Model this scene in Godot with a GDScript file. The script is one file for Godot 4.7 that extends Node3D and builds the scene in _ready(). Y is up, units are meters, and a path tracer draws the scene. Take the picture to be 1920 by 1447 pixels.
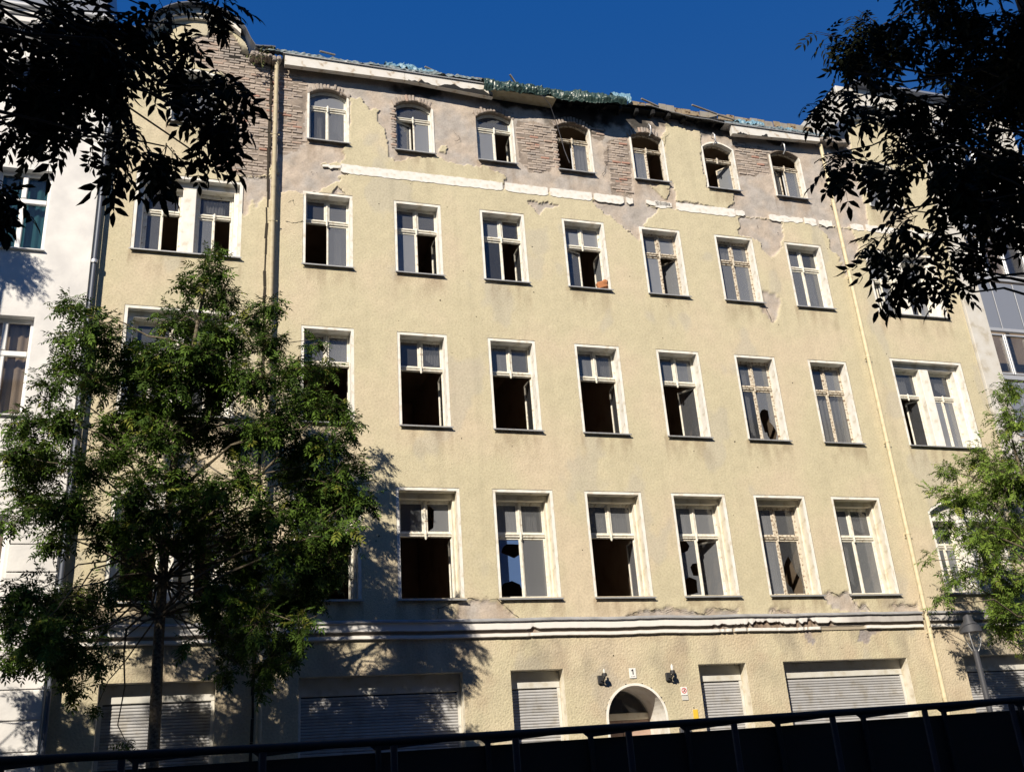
extends Node3D
# A street front seen from across the road: y up, metres, the facade lies in the plane z = 0. Heights in the tables are
# measured from eye level; E lifts them to the ground.
const E := 1.2
const BX := 8.87          # middle of the yellow building
const XL := -2.45
const XR := 20.0

class Mb:
	# collects triangles; quad corners run counter-clockwise as seen from the front
	var v := PackedVector3Array()
	var n := PackedVector3Array()
	var c := PackedColorArray()
	var ix := PackedInt32Array()
	var col := Color(1, 1, 1)
	func fan(p: Array, ctr: Vector3) -> void:
		var nn: Vector3 = (p[1] - p[0]).cross(p[2] - p[0])
		var mid := Vector3.ZERO
		for q in p: mid += q
		mid /= p.size()
		if nn.length_squared() < 1e-16: return
		nn = nn.normalized()
		var flip := nn.dot(mid - ctr) < 0.0
		if flip: nn = -nn
		var b := v.size()
		for q in p:
			v.append(q); n.append(nn); c.append(col)
		for i in range(1, p.size() - 1):
			if flip: ix.append_array(PackedInt32Array([b, b + i, b + i + 1]))
			else: ix.append_array(PackedInt32Array([b, b + i + 1, b + i]))
	func quad(a: Vector3, b: Vector3, cc: Vector3, d: Vector3) -> void:
		var nn := (b - a).cross(cc - a)
		fan([a, b, cc, d], (a + cc) * 0.5 - nn)
	func box(ctr: Vector3, size: Vector3, bev := 0.0, bs := Basis()) -> void:
		var h := size * 0.5
		var e: float = minf(bev, minf(h.x, minf(h.y, h.z)) * 0.8)
		var P := func(x: float, y: float, z: float) -> Vector3: return ctr + bs * Vector3(x, y, z)
		for s in [-1.0, 1.0]:
			var q := h - Vector3(e, e, e)
			fan([P.call(s * h.x, -q.y, -q.z), P.call(s * h.x, q.y, -q.z), P.call(s * h.x, q.y, q.z), P.call(s * h.x, -q.y, q.z)], ctr)
			fan([P.call(-q.x, s * h.y, -q.z), P.call(q.x, s * h.y, -q.z), P.call(q.x, s * h.y, q.z), P.call(-q.x, s * h.y, q.z)], ctr)
			fan([P.call(-q.x, -q.y, s * h.z), P.call(q.x, -q.y, s * h.z), P.call(q.x, q.y, s * h.z), P.call(-q.x, q.y, s * h.z)], ctr)
			if e > 0.0:
				for t in [-1.0, 1.0]:
					fan([P.call(s * h.x, t * q.y, -q.z), P.call(s * h.x, t * q.y, q.z), P.call(s * q.x, t * h.y, q.z), P.call(s * q.x, t * h.y, -q.z)], ctr)
					fan([P.call(s * h.x, -q.y, t * q.z), P.call(s * h.x, q.y, t * q.z), P.call(s * q.x, q.y, t * h.z), P.call(s * q.x, -q.y, t * h.z)], ctr)
					fan([P.call(-q.x, s * h.y, t * q.z), P.call(q.x, s * h.y, t * q.z), P.call(q.x, s * q.y, t * h.z), P.call(-q.x, s * q.y, t * h.z)], ctr)
					for u in [-1.0, 1.0]:
						fan([P.call(s * h.x, t * q.y, u * q.z), P.call(s * q.x, t * h.y, u * q.z), P.call(s * q.x, t * q.y, u * h.z)], ctr)
	func tube(path: Array, radii: Array, sides := 8, caps := true) -> void:
		var b := v.size()
		var up := Vector3(0.31, 0.2, 0.93)
		for i in path.size():
			var d: Vector3 = (path[mini(i + 1, path.size() - 1)] - path[maxi(i - 1, 0)]).normalized()
			var r := up.cross(d)
			if r.length() < 0.05: r = Vector3(1, 0, 0).cross(d)
			r = r.normalized()
			var w := d.cross(r)
			for k in sides:
				var a := TAU * k / sides
				var o := r * cos(a) + w * sin(a)
				v.append(path[i] + o * radii[i]); n.append(o); c.append(col)
		for i in path.size() - 1:
			for k in sides:
				var a := b + i * sides + k
				var a2 := b + i * sides + (k + 1) % sides
				ix.append_array(PackedInt32Array([a, a + sides, a2, a2, a + sides, a2 + sides]))
		if caps:
			for e in [0, path.size() - 1]:
				var ring := []
				for k in sides: ring.append(v[b + e * sides + k])
				fan(ring, path[1] if e == 0 else path[path.size() - 2])
	func prism(poly: PackedVector2Array, z0: float, z1: float, xf := Transform3D()) -> void:
		var t := Geometry2D.triangulate_polygon(poly)
		var mid := Vector2.ZERO
		for p in poly: mid += p
		mid /= poly.size()
		for i in range(0, t.size(), 3):
			var a := poly[t[i]]
			var b2 := poly[t[i + 1]]
			var c2 := poly[t[i + 2]]
			for s in 2:
				var z := z1 if s else z0
				var m := xf * Vector3((a.x + b2.x + c2.x) / 3, (a.y + b2.y + c2.y) / 3, z0 if s else z1)
				fan([xf * Vector3(a.x, a.y, z), xf * Vector3(b2.x, b2.y, z), xf * Vector3(c2.x, c2.y, z)], m)
		var cw := Geometry2D.is_polygon_clockwise(poly)
		for i in poly.size():
			var a := poly[i]
			var b2 := poly[(i + 1) % poly.size()]
			var e := b2 - a
			var outw := Vector2(e.y, -e.x) * (-1.0 if cw else 1.0)
			var m2 := (a + b2) * 0.5 - outw
			fan([xf * Vector3(a.x, a.y, z0), xf * Vector3(b2.x, b2.y, z0), xf * Vector3(b2.x, b2.y, z1), xf * Vector3(a.x, a.y, z1)], xf * Vector3(m2.x, m2.y, (z0 + z1) * 0.5))
	func grid(nx: int, ny: int, p: PackedVector3Array, cols: PackedColorArray, skip := PackedByteArray()) -> void:
		# smooth sheet, p[j * nx + i], i to the right and j upwards as seen from its front
		var b := v.size()
		for j in ny:
			for i in nx:
				var k := j * nx + i
				var dx := p[j * nx + mini(i + 1, nx - 1)] - p[j * nx + maxi(i - 1, 0)]
				var dy := p[mini(j + 1, ny - 1) * nx + i] - p[maxi(j - 1, 0) * nx + i]
				v.append(p[k]); n.append(dx.cross(dy).normalized()); c.append(cols[k] if cols.size() else col)
		for j in ny - 1:
			for i in nx - 1:
				if skip.size() and skip[j * (nx - 1) + i]: continue
				var k := b + j * nx + i
				ix.append_array(PackedInt32Array([k, k + nx + 1, k + 1, k, k + nx, k + nx + 1]))
	func done() -> ArrayMesh:
		var a := []
		a.resize(Mesh.ARRAY_MAX)
		a[Mesh.ARRAY_VERTEX] = v; a[Mesh.ARRAY_NORMAL] = n; a[Mesh.ARRAY_COLOR] = c; a[Mesh.ARRAY_INDEX] = ix
		var m := ArrayMesh.new()
		m.add_surface_from_arrays(Mesh.PRIMITIVE_TRIANGLES, a)
		return m

var used := {}
func numbered(parent: Node, called: String) -> String:
	var key := str(parent.get_instance_id()) + called
	var k: int = used.get(key, 0)
	used[key] = k + 1
	return called if k == 0 else "%s_%03d" % [called, k]

func part(parent: Node, called: String, mesh: Mesh, m: Material, at := Vector3.ZERO, turn := 0.0) -> MeshInstance3D:
	var o := MeshInstance3D.new()
	o.name = numbered(parent, called)
	o.mesh = mesh
	o.material_override = m
	o.position = at
	o.rotation.y = turn
	parent.add_child(o, true)
	return o

func group_node(parent: Node, called: String, at := Vector3.ZERO) -> Node3D:
	var o := Node3D.new()
	o.name = numbered(parent, called)
	o.position = at
	parent.add_child(o, true)
	return o

func tag(o: Node, label: String, category: String, group := "") -> Node:
	o.set_meta("label", label); o.set_meta("category", category)
	if group: o.set_meta("group", group)
	return o

func kind(o: Node, k: String) -> Node:
	o.set_meta("kind", k)
	return o

func lin(r: float, g: float, b: float) -> Color: return Color(r, g, b).linear_to_srgb()

func noise_tex(freq: float, seed_: int, size := 512, as_normal := false, bump := 4.0, ramp: Gradient = null, octaves := 4, type := FastNoiseLite.TYPE_SIMPLEX_SMOOTH) -> NoiseTexture2D:
	var f := FastNoiseLite.new()
	f.noise_type = type; f.frequency = freq; f.seed = seed_; f.fractal_octaves = octaves
	var t := NoiseTexture2D.new()
	t.width = size; t.height = size; t.seamless = true; t.noise = f
	t.as_normal_map = as_normal; t.bump_strength = bump
	if ramp: t.color_ramp = ramp
	return t

func ramp2(stops: Array) -> Gradient:
	var g := Gradient.new()
	var o := PackedFloat32Array()
	var cs := PackedColorArray()
	for s in stops:
		o.append(s[0]); cs.append(s[1])
	g.offsets = o; g.colors = cs
	return g

func mat(c: Color, rough := 0.9, metal := 0.0) -> StandardMaterial3D:
	var m := StandardMaterial3D.new()
	m.albedo_color = c; m.roughness = rough; m.metallic = metal
	return m

func textured(m: StandardMaterial3D, tex: Texture2D, scale: float, nrm: Texture2D = null, nscale := 1.0) -> StandardMaterial3D:
	m.albedo_texture = tex
	m.uv1_triplanar = true; m.uv1_world_triplanar = true
	m.uv1_scale = Vector3.ONE * scale
	if nrm:
		m.normal_enabled = true; m.normal_texture = nrm; m.normal_scale = nscale
	return m

var TREE_A := [
	0.02, 11.32, 2.42, 0.24, -0.03, 10.48, 3.10, 0.37, 0.12, 10.14, 2.71, 0.46, -0.38, 10.07, 3.23, 0.28, 0.99, 9.90, 3.28, 0.28, 0.78, 10.14, 2.04, 0.40,
	-0.49, 10.02, 1.93, 0.53, 0.27, 8.90, 3.74, 0.59, 1.02, 9.44, 2.47, 0.43, -2.36, 10.00, 2.42, 0.34, -1.86, 8.82, 4.09, 0.40, -2.36, 9.09, 2.93, 0.28,
	-1.56, 8.77, 3.74, 0.43, -2.23, 8.64, 2.95, 0.40, -2.45, 8.09, 3.31, 0.34, -1.85, 8.62, 2.23, 0.53, -1.17, 8.41, 3.30, 0.54, -0.74, 8.40, 3.81, 0.53,
	-2.68, 7.47, 3.05, 0.45, -2.05, 7.31, 3.53, 0.45, -2.81, 6.89, 3.38, 0.38, -2.51, 7.17, 2.04, 0.53, -1.67, 6.59, 3.57, 0.44, -1.28, 6.91, 3.20, 0.42,
	-2.62, 6.44, 2.56, 0.47, -2.93, 6.15, 1.97, 0.30, -1.74, 5.82, 3.80, 0.43, -2.10, 5.63, 2.94, 0.36, -1.43, 5.58, 3.48, 0.35, -0.46, 8.02, 3.83, 0.61,
	0.14, 8.01, 3.47, 0.63, 0.73, 8.05, 3.93, 0.54, -0.27, 7.68, 2.77, 0.59, -0.65, 7.05, 3.66, 0.46, 0.41, 7.47, 2.88, 0.53, 0.84, 7.09, 3.96, 0.45,
	1.35, 8.32, 3.83, 0.43, 1.99, 9.73, 2.11, 0.23, 2.11, 9.19, 2.20, 0.33, 1.64, 8.33, 2.38, 0.53, 2.06, 7.59, 4.02, 0.35, 2.54, 7.76, 2.86, 0.29,
	2.06, 7.19, 3.28, 0.44, 2.65, 7.15, 2.56, 0.30, 1.63, 7.16, 3.02, 0.48, 2.41, 6.48, 2.75, 0.44, 1.95, 6.50, 2.67, 0.54, 2.74, 6.26, 3.19, 0.25,
	1.45, 6.05, 3.19, 0.47, 1.90, 5.50, 3.89, 0.43, -0.38, 6.50, 3.40, 0.42, 0.13, 6.07, 3.94, 0.41, 0.58, 6.40, 3.78, 0.43, -0.57, 5.76, 4.08, 0.37,
	-0.16, 5.61, 3.38, 0.42, 0.45, 5.82, 2.26, 0.54, 0.94, 5.69, 3.79, 0.50, -0.96, 5.86, 4.02, 0.37, 1.23, 5.14, 3.89, 0.49, 0.78, 5.06, 3.15, 0.51,
	0.28, 4.81, 3.47, 0.34, -1.18, 5.69, 2.36, 0.41, -2.29, 4.61, 3.73, 0.43, -2.56, 4.41, 3.16, 0.39, -2.05, 4.61, 2.53, 0.46, -1.71, 4.87, 2.04, 0.37,
	-1.18, 4.59, 3.78, 0.28, -1.96, 3.85, 4.08, 0.41, -2.57, 3.94, 2.09, 0.41, -1.57, 3.83, 3.66, 0.41, -1.32, 3.72, 2.80, 0.26, -1.73, 3.40, 2.23, 0.27,
	-1.33, 3.11, 2.55, 0.11, 0.54, 4.37, 3.59, 0.37, 0.94, 4.07, 3.82, 0.40, 1.40, 4.85, 2.00, 0.45, 1.64, 4.94, 3.25, 0.44, 0.79, 4.04, 2.00, 0.35,
	1.14, 3.55, 3.48, 0.32, 1.12, 3.25, 2.63, 0.20, -0.03, 3.85, 3.84, 0.16, 1.57, 4.02, 4.06, 0.31, 2.10, 5.18, 3.01, 0.37, 2.22, 5.44, 4.10, 0.32,
	-0.85, 2.49, 2.58, 0.09, 1.94, 4.83, 2.07, 0.33, 0.14, 4.53, 3.22, 0.36, 0.35, 4.32, 1.97, 0.33, 0.77, 4.16, 2.33, 0.38, 1.35, 3.99, 2.80, 0.33,
	-0.84, 4.87, 3.24, 0.29, 1.56, 4.71, 2.24, 0.44, 2.13, 5.13, 1.99, 0.37, -2.11, 5.82, 3.81, 0.45, -2.58, 6.80, 2.59, 0.43, -0.83, 6.25, 4.01, 0.39,
	-1.02, 5.56, 3.87, 0.37, -0.11, 6.25, 2.73, 0.42, -0.57, 5.56, 2.91, 0.36, 0.24, 6.07, 3.04, 0.37, 0.88, 4.50, 3.32, 0.40, 1.63, 5.31, 3.21, 0.42,
	2.45, 6.18, 3.13, 0.34, 2.16, 6.61, 3.26, 0.41, -0.23, 8.36, 3.97, 0.52, -1.05, 7.74, 3.02, 0.48, -1.37, 7.41, 2.85, 0.47, 1.22, 7.47, 3.48, 0.47,
	1.50, 6.96, 2.42, 0.47, -2.10, 4.43, 2.56, 0.42, -2.19, 4.01, 4.05, 0.38, -1.51, 4.33, 3.05, 0.37, -1.75, 3.69, 3.11, 0.33, 0.55, 3.62, 1.93, 0.25,
	1.44, 3.72, 2.81, 0.26, -0.71, 7.79, 3.18, 0.54, 0.13, 9.29, 1.94, 0.59]
var TREE_B := [
	18.14, 9.34, 2.49, 0.48, 18.09, 8.55, 2.51, 0.70, 17.79, 8.00, 1.60, 0.59, 15.96, 7.38, 2.50, 0.36, 15.70, 6.90, 2.25, 0.34, 15.87, 6.56, 2.59, 0.54,
	17.34, 6.99, 2.06, 0.76, 17.47, 7.19, 2.63, 0.67, 16.07, 5.82, 2.68, 0.59, 17.81, 6.13, 1.54, 0.78, 15.58, 5.62, 1.60, 0.21, 16.37, 5.15, 2.58, 0.57,
	14.44, 4.48, 3.04, 0.26, 16.00, 5.07, 1.90, 0.42, 17.09, 4.88, 2.23, 0.63, 16.50, 4.32, 2.45, 0.46, 17.03, 4.00, 2.01, 0.63, 17.84, 6.12, 2.08, 0.61,
	15.94, 6.12, 2.00, 0.34, 18.26, 7.91, 2.09, 0.56]
var TREE_C := [
	-1.40, 6.47, 13.75, 0.26, -1.26, 7.02, 13.28, 0.29, -0.95, 7.02, 13.40, 0.28, -0.61, 6.47, 14.04, 0.19, -0.49, 7.66, 12.84, 0.20, -0.21, 6.99, 13.71, 0.14,
	-0.01, 6.83, 13.98, 0.06, -1.43, 6.46, 13.30, 0.28, -1.21, 6.72, 13.16, 0.28, -0.82, 6.06, 14.09, 0.23, -1.49, 6.28, 13.18, 0.21, -1.29, 6.37, 13.10, 0.25,
	-1.01, 6.16, 13.50, 0.25, -0.77, 5.89, 13.92, 0.19, -1.47, 6.15, 12.96, 0.10, -1.15, 5.96, 13.32, 0.14, -0.90, 6.01, 13.33, 0.18, -0.59, 5.47, 14.13, 0.13,
	-0.76, 5.72, 13.50, 0.14, -0.48, 5.28, 14.17, 0.14, -0.39, 6.15, 13.07, 0.15, -0.19, 6.01, 13.34, 0.14, -0.07, 5.85, 13.84, 0.13, 0.04, 5.79, 14.22, 0.07,
	-0.06, 6.49, 13.52, 0.12, -0.25, 6.61, 13.16, 0.16, -0.30, 6.97, 12.99, 0.13, -0.29, 6.77, 13.65, 0.11, -0.41, 6.95, 13.11, 0.10, -1.28, 4.98, 14.09, 0.05,
	-1.25, 4.84, 14.14, 0.04, -0.17, 6.46, 13.09, 0.16, 0.03, 6.32, 13.25, 0.07, -1.19, 5.79, 14.09, 0.22, -0.98, 6.13, 13.83, 0.23, -0.90, 6.27, 14.09, 0.23,
	-3.48, 7.31, 13.53, 0.50, -1.51, 7.65, 13.71, 0.50, -3.17, 8.01, 13.91, 0.50, -0.95, 7.37, 12.61, 0.50, -0.85, 9.11, 15.76, 0.50, -3.09, 9.28, 15.57, 0.50, -4.02, 8.79, 15.28, 0.50, -2.08, 8.25, 13.52, 0.50, -3.50, 7.55, 12.82, 0.50, -2.41, 7.69, 15.19, 0.50, -4.80, 9.17, 14.82, 0.50, -0.94, 9.15, 15.48, 0.50, -2.46, 7.03, 14.98, 0.50, -4.24, 7.72, 14.72, 0.50, -2.69, 7.99, 15.60, 0.50, -2.31, 7.82, 13.41, 0.50, -1.21, 8.15, 15.10, 0.50, -3.45, 7.47, 14.31, 0.50, -1.41, 7.41, 15.13, 0.50, -0.94, 8.93, 15.24, 0.50, -4.97, 8.51, 15.36, 0.50, -4.78, 7.65, 13.46, 0.50]
var TREE_D := [
	6.77, 8.54, 13.54, 0.23, 7.36, 8.74, 13.38, 0.32, 7.78, 8.75, 13.46, 0.39, 7.68, 8.22, 13.94, 0.38, 7.70, 9.03, 12.70, 0.25, 8.04, 8.94, 12.79, 0.34,
	8.40, 8.75, 12.90, 0.41, 8.84, 8.68, 12.90, 0.36, 6.90, 8.54, 12.81, 0.14, 5.30, 6.85, 14.26, 0.14, 5.14, 6.74, 14.07, 0.16, 5.98, 7.76, 12.84, 0.13,
	5.86, 7.28, 13.50, 0.20, 6.45, 7.55, 13.21, 0.17, 6.85, 7.86, 13.20, 0.16, 6.62, 7.40, 13.26, 0.24, 6.58, 7.20, 13.74, 0.23, 7.08, 7.35, 13.64, 0.31,
	7.98, 7.76, 13.28, 0.38, 7.16, 7.42, 13.01, 0.30, 7.32, 7.21, 13.23, 0.36, 8.14, 7.43, 12.90, 0.40, 7.58, 6.73, 13.59, 0.30, 5.28, 6.22, 13.85, 0.13,
	6.00, 6.76, 13.31, 0.16, 6.68, 7.27, 12.83, 0.20, 5.89, 6.94, 12.99, 0.09, 6.08, 6.54, 13.30, 0.14, 6.14, 6.48, 13.67, 0.21, 6.27, 6.01, 13.95, 0.31,
	7.35, 6.45, 13.31, 0.35, 6.90, 5.90, 13.98, 0.27, 6.08, 5.87, 13.70, 0.19, 6.58, 5.94, 13.39, 0.23, 6.06, 6.00, 13.30, 0.14, 5.71, 5.67, 13.49, 0.08,
	5.73, 5.32, 13.82, 0.18, 6.34, 5.47, 13.37, 0.19, 6.12, 5.10, 13.81, 0.15, 5.97, 5.34, 13.44, 0.09, 7.05, 5.93, 13.09, 0.24, 6.94, 5.83, 13.56, 0.20,
	7.03, 5.74, 13.81, 0.17, 6.48, 6.04, 12.81, 0.13, 7.25, 6.77, 13.38, 0.34, 7.53, 6.61, 13.38, 0.30, 6.18, 6.17, 14.11, 0.26,
	11.52, 8.47, 14.55, 0.50, 10.88, 8.18, 13.08, 0.50, 7.94, 9.61, 13.75, 0.50, 11.30, 9.56, 13.77, 0.50, 10.63, 8.97, 11.85, 0.50, 9.99, 7.51, 11.99, 0.50, 10.81, 7.62, 11.81, 0.50, 7.84, 9.79, 12.11, 0.50, 7.50, 9.69, 11.91, 0.50, 11.11, 9.25, 14.34, 0.50, 11.59, 9.01, 14.22, 0.50, 7.56, 9.50, 13.24, 0.50, 10.55, 7.78, 14.05, 0.50, 11.51, 7.66, 12.60, 0.50, 9.88, 9.65, 12.32, 0.50, 8.19, 8.15, 13.59, 0.50, 10.72, 8.52, 12.75, 0.50, 9.15, 8.41, 12.92, 0.50, 7.77, 8.80, 14.81, 0.50, 9.22, 9.44, 12.05, 0.50, 10.44, 9.47, 13.79, 0.50, 9.68, 8.76, 13.69, 0.50, 11.35, 7.89, 11.83, 0.50, 10.69, 9.88, 13.26, 0.50]
var M := {}
var rng := RandomNumberGenerator.new()
var n1 := FastNoiseLite.new()
var n2 := FastNoiseLite.new()
var n3 := FastNoiseLite.new()

func materials() -> void:
	n1.seed = 5; n1.frequency = 1.0; n1.fractal_octaves = 4
	n2.seed = 17; n2.frequency = 1.0; n2.fractal_octaves = 3
	n3.seed = 31; n3.frequency = 1.0; n3.fractal_octaves = 1
	var grain := noise_tex(0.05, 3, 512, false, 4, ramp2([[0.0, Color(0.87, 0.86, 0.85)], [0.45, Color(0.95, 0.945, 0.94)], [1.0, Color(1, 1, 1)]]), 5)
	var pebble := noise_tex(0.085, 9, 512, true, 7.0, null, 4)
	var fine := noise_tex(0.09, 12, 512, true, 5.0, null, 4)
	M.wall = textured(mat(Color(1, 1, 1), 0.95), grain, 0.62, pebble, 0.26)
	M.wall.vertex_color_use_as_albedo = true
	var lumps := noise_tex(0.055, 19, 512, true, 9.0, null, 4)
	M.wall_rough = textured(mat(Color(1, 1, 1), 0.95), grain, 0.62, lumps, 0.30)
	M.wall_rough.vertex_color_use_as_albedo = true
	M.plain = mat(Color(1, 1, 1), 0.9); M.plain.vertex_color_use_as_albedo = true
	var peel := noise_tex(0.012, 21, 512, false, 4, ramp2([[0.0, Color(0.42, 0.33, 0.24)], [0.10, Color(0.55, 0.45, 0.36)], [0.17, Color(0.90, 0.88, 0.84)], [0.6, Color(0.95, 0.95, 0.93)], [1.0, Color(1, 1, 1)]]), 5)
	var worn := noise_tex(0.012, 27, 512, false, 4, ramp2([[0.0, Color(0.35, 0.25, 0.17)], [0.27, Color(0.50, 0.40, 0.31)], [0.36, Color(0.85, 0.82, 0.77)], [1.0, Color(0.97, 0.96, 0.94)]]), 5)
	var dirt := noise_tex(0.008, 22, 512, false, 4, ramp2([[0.0, Color(0.86, 0.83, 0.77)], [0.35, Color(0.96, 0.95, 0.93)], [1.0, Color(1, 1, 1)]]), 5)
	M.frame = textured(mat(lin(0.82, 0.80, 0.75), 0.55), peel, 1.3)
	M.frame_worn = textured(mat(lin(0.76, 0.73, 0.67), 0.7), worn, 1.9)
	M.reveal = textured(mat(lin(0.84, 0.83, 0.80), 0.85), dirt, 0.9, fine, 0.25)
	M.reveal_cream = textured(mat(lin(0.78, 0.74, 0.64), 0.85), dirt, 0.9, fine, 0.25)
	M.band = textured(mat(lin(0.80, 0.79, 0.77), 0.85), dirt, 1.2, fine, 0.3)
	M.zinc = textured(mat(lin(0.42, 0.43, 0.45), 0.5, 0.35), dirt, 2.0)
	M.white_wall = textured(mat(lin(0.81, 0.80, 0.78), 0.92), noise_tex(0.006, 41, 512, false, 4, ramp2([[0.0, Color(0.88, 0.88, 0.89)], [1.0, Color(1, 1, 1)]]), 5), 0.35, fine, 0.06)
	M.pvc = mat(lin(0.80, 0.80, 0.80), 0.35)
	M.pier = textured(mat(lin(0.62, 0.61, 0.59), 0.9), dirt, 0.5, fine, 0.3)
	M.panel = mat(lin(0.20, 0.22, 0.27), 0.3)
	M.alu = mat(lin(0.55, 0.56, 0.58), 0.4, 0.4)
	M.pipe = textured(mat(lin(0.68, 0.60, 0.42), 0.6), dirt, 1.5)
	M.grey_pipe = mat(lin(0.10, 0.115, 0.15), 0.5, 0.2)
	M.char = mat(lin(0.012, 0.012, 0.013), 0.95)
	M.soffit = textured(mat(lin(0.40, 0.37, 0.28), 0.9), dirt, 1.0)
	M.fascia = textured(mat(lin(0.70, 0.69, 0.67), 0.7), noise_tex(0.010, 55, 512, false, 4, ramp2([[0.0, Color(0.55, 0.46, 0.38)], [0.2, Color(0.85, 0.80, 0.74)], [0.36, Color(0.96, 0.95, 0.93)], [1.0, Color(1, 1, 1)]]), 4), 0.6)
	M.plank = textured(mat(lin(0.36, 0.30, 0.22), 0.9), worn, 0.9)
	M.plank_grey = textured(mat(lin(0.30, 0.28, 0.25), 0.9), dirt, 0.9)
	M.felt = textured(mat(lin(0.05, 0.055, 0.06), 0.6), dirt, 1.1)
	M.sheet = textured(mat(lin(0.36, 0.42, 0.44), 0.35), noise_tex(0.02, 57, 512, false, 4, ramp2([[0.0, Color(0.25, 0.27, 0.28)], [0.4, Color(0.7, 0.72, 0.72)], [1.0, Color(1, 1, 1)]]), 5), 0.8)
	M.green_tarp = textured(mat(lin(0.04, 0.075, 0.068), 0.36), dirt, 0.7)
	M.blue_tarp = textured(mat(lin(0.15, 0.29, 0.40), 0.5), dirt, 1.3)
	M.bricks = []
	for k in [[0.46, 0.395, 0.345], [0.50, 0.425, 0.365], [0.43, 0.37, 0.33], [0.49, 0.37, 0.305], [0.46, 0.27, 0.21], [0.37, 0.33, 0.30], [0.53, 0.455, 0.40]]:
		M.bricks.append(textured(mat(lin(k[0], k[1], k[2]), 0.95), grain, 1.7, fine, 0.5))
	M.room = textured(mat(lin(0.50, 0.40, 0.31), 0.95), dirt, 0.3)
	M.dark_back = mat(lin(0.02, 0.02, 0.022), 0.9)
	M.pipe_old = textured(mat(lin(0.50, 0.44, 0.31), 0.7), dirt, 1.5)
	M.room_floor = mat(lin(0.06, 0.05, 0.04), 0.95)
	M.glass = []
	for k in [[0.20, 0.50], [0.25, 0.55], [0.15, 0.44], [0.29, 0.60], [0.07, 0.36], [0.21, 0.52], [0.11, 0.40]]:
		var g := mat(lin(k[0] * 0.97, k[0] * 1.02, k[0] * 1.12), 0.08)
		g.metallic_specular = 0.72
		g.albedo_color.a = k[1]
		g.transparency = BaseMaterial3D.TRANSPARENCY_ALPHA
		M.glass.append(g)
	M.sky_reflection_glass = mat(lin(0.09, 0.16, 0.34), 0.08)  # blue tint paints the sky reflected in one broken pane
	M.sky_reflection_glass.albedo_color.a = 0.7
	M.sky_reflection_glass.transparency = BaseMaterial3D.TRANSPARENCY_ALPHA
	M.clear = mat(lin(0.02, 0.03, 0.05), 0.03)
	M.clear.albedo_color.a = 0.25
	M.clear.transparency = BaseMaterial3D.TRANSPARENCY_ALPHA
	M.curtain = mat(lin(0.55, 0.56, 0.58), 0.95)
	M.net = mat(lin(0.36, 0.365, 0.38), 0.95)
	M.teal_curtain = mat(lin(0.03, 0.16, 0.19), 0.9)
	M.blue_curtain = mat(lin(0.03, 0.08, 0.22), 0.9)
	M.shutter = textured(mat(lin(0.52, 0.53, 0.56), 0.5), dirt, 0.7)
	M.shutters = []
	for k in [0.40, 0.43, 0.45, 0.37]: M.shutters.append(textured(mat(lin(k, k * 1.015, k * 1.07), 0.5), dirt, 0.7))
	M.shutter_box = textured(mat(lin(0.62, 0.62, 0.60), 0.6), dirt, 0.7)
	M.dark_metal = mat(lin(0.03, 0.03, 0.033), 0.5)
	M.rail = mat(lin(0.012, 0.012, 0.013), 0.7)
	M.rail_blue = mat(lin(0.016, 0.018, 0.034), 0.6)
	M.door = textured(mat(lin(0.42, 0.30, 0.25), 0.7), dirt, 1.0)
	M.bark = textured(mat(lin(0.25, 0.215, 0.165), 0.95), noise_tex(0.02, 71, 512, false, 4, ramp2([[0.0, Color(0.35, 0.33, 0.30)], [0.5, Color(0.75, 0.73, 0.68)], [1.0, Color(1, 1, 1)]]), 5), 1.6, fine, 0.8)
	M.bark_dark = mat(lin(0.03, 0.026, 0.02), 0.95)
	M.leaf = mat(Color(1, 1, 1), 0.68); M.leaf.metallic_specular = 0.3; M.leaf.vertex_color_use_as_albedo = true
	M.leaf.backlight_enabled = true; M.leaf.backlight = lin(0.03, 0.06, 0.01)
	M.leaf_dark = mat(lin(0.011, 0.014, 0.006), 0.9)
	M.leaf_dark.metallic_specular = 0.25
	M.weed_leaf = mat(lin(0.10, 0.12, 0.03), 0.7)
	M.asphalt = textured(mat(lin(0.05, 0.05, 0.052), 0.95), dirt, 0.4)
	M.paving = textured(mat(lin(0.12, 0.115, 0.11), 0.95), dirt, 0.5)
	M.concrete = textured(mat(lin(0.22, 0.21, 0.20), 0.95), dirt, 0.3)
	M.enamel = mat(lin(0.80, 0.80, 0.78), 0.3)
	M.ink = mat(lin(0.02, 0.02, 0.03), 0.5)
	M.red = mat(lin(0.55, 0.05, 0.05), 0.5)
	M.yellow = mat(lin(0.75, 0.50, 0.05), 0.5)
	M.bulb = mat(lin(0.75, 0.75, 0.72), 0.15)
	M.lamp_grey = mat(lin(0.075, 0.078, 0.09), 0.5, 0.2)

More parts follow.
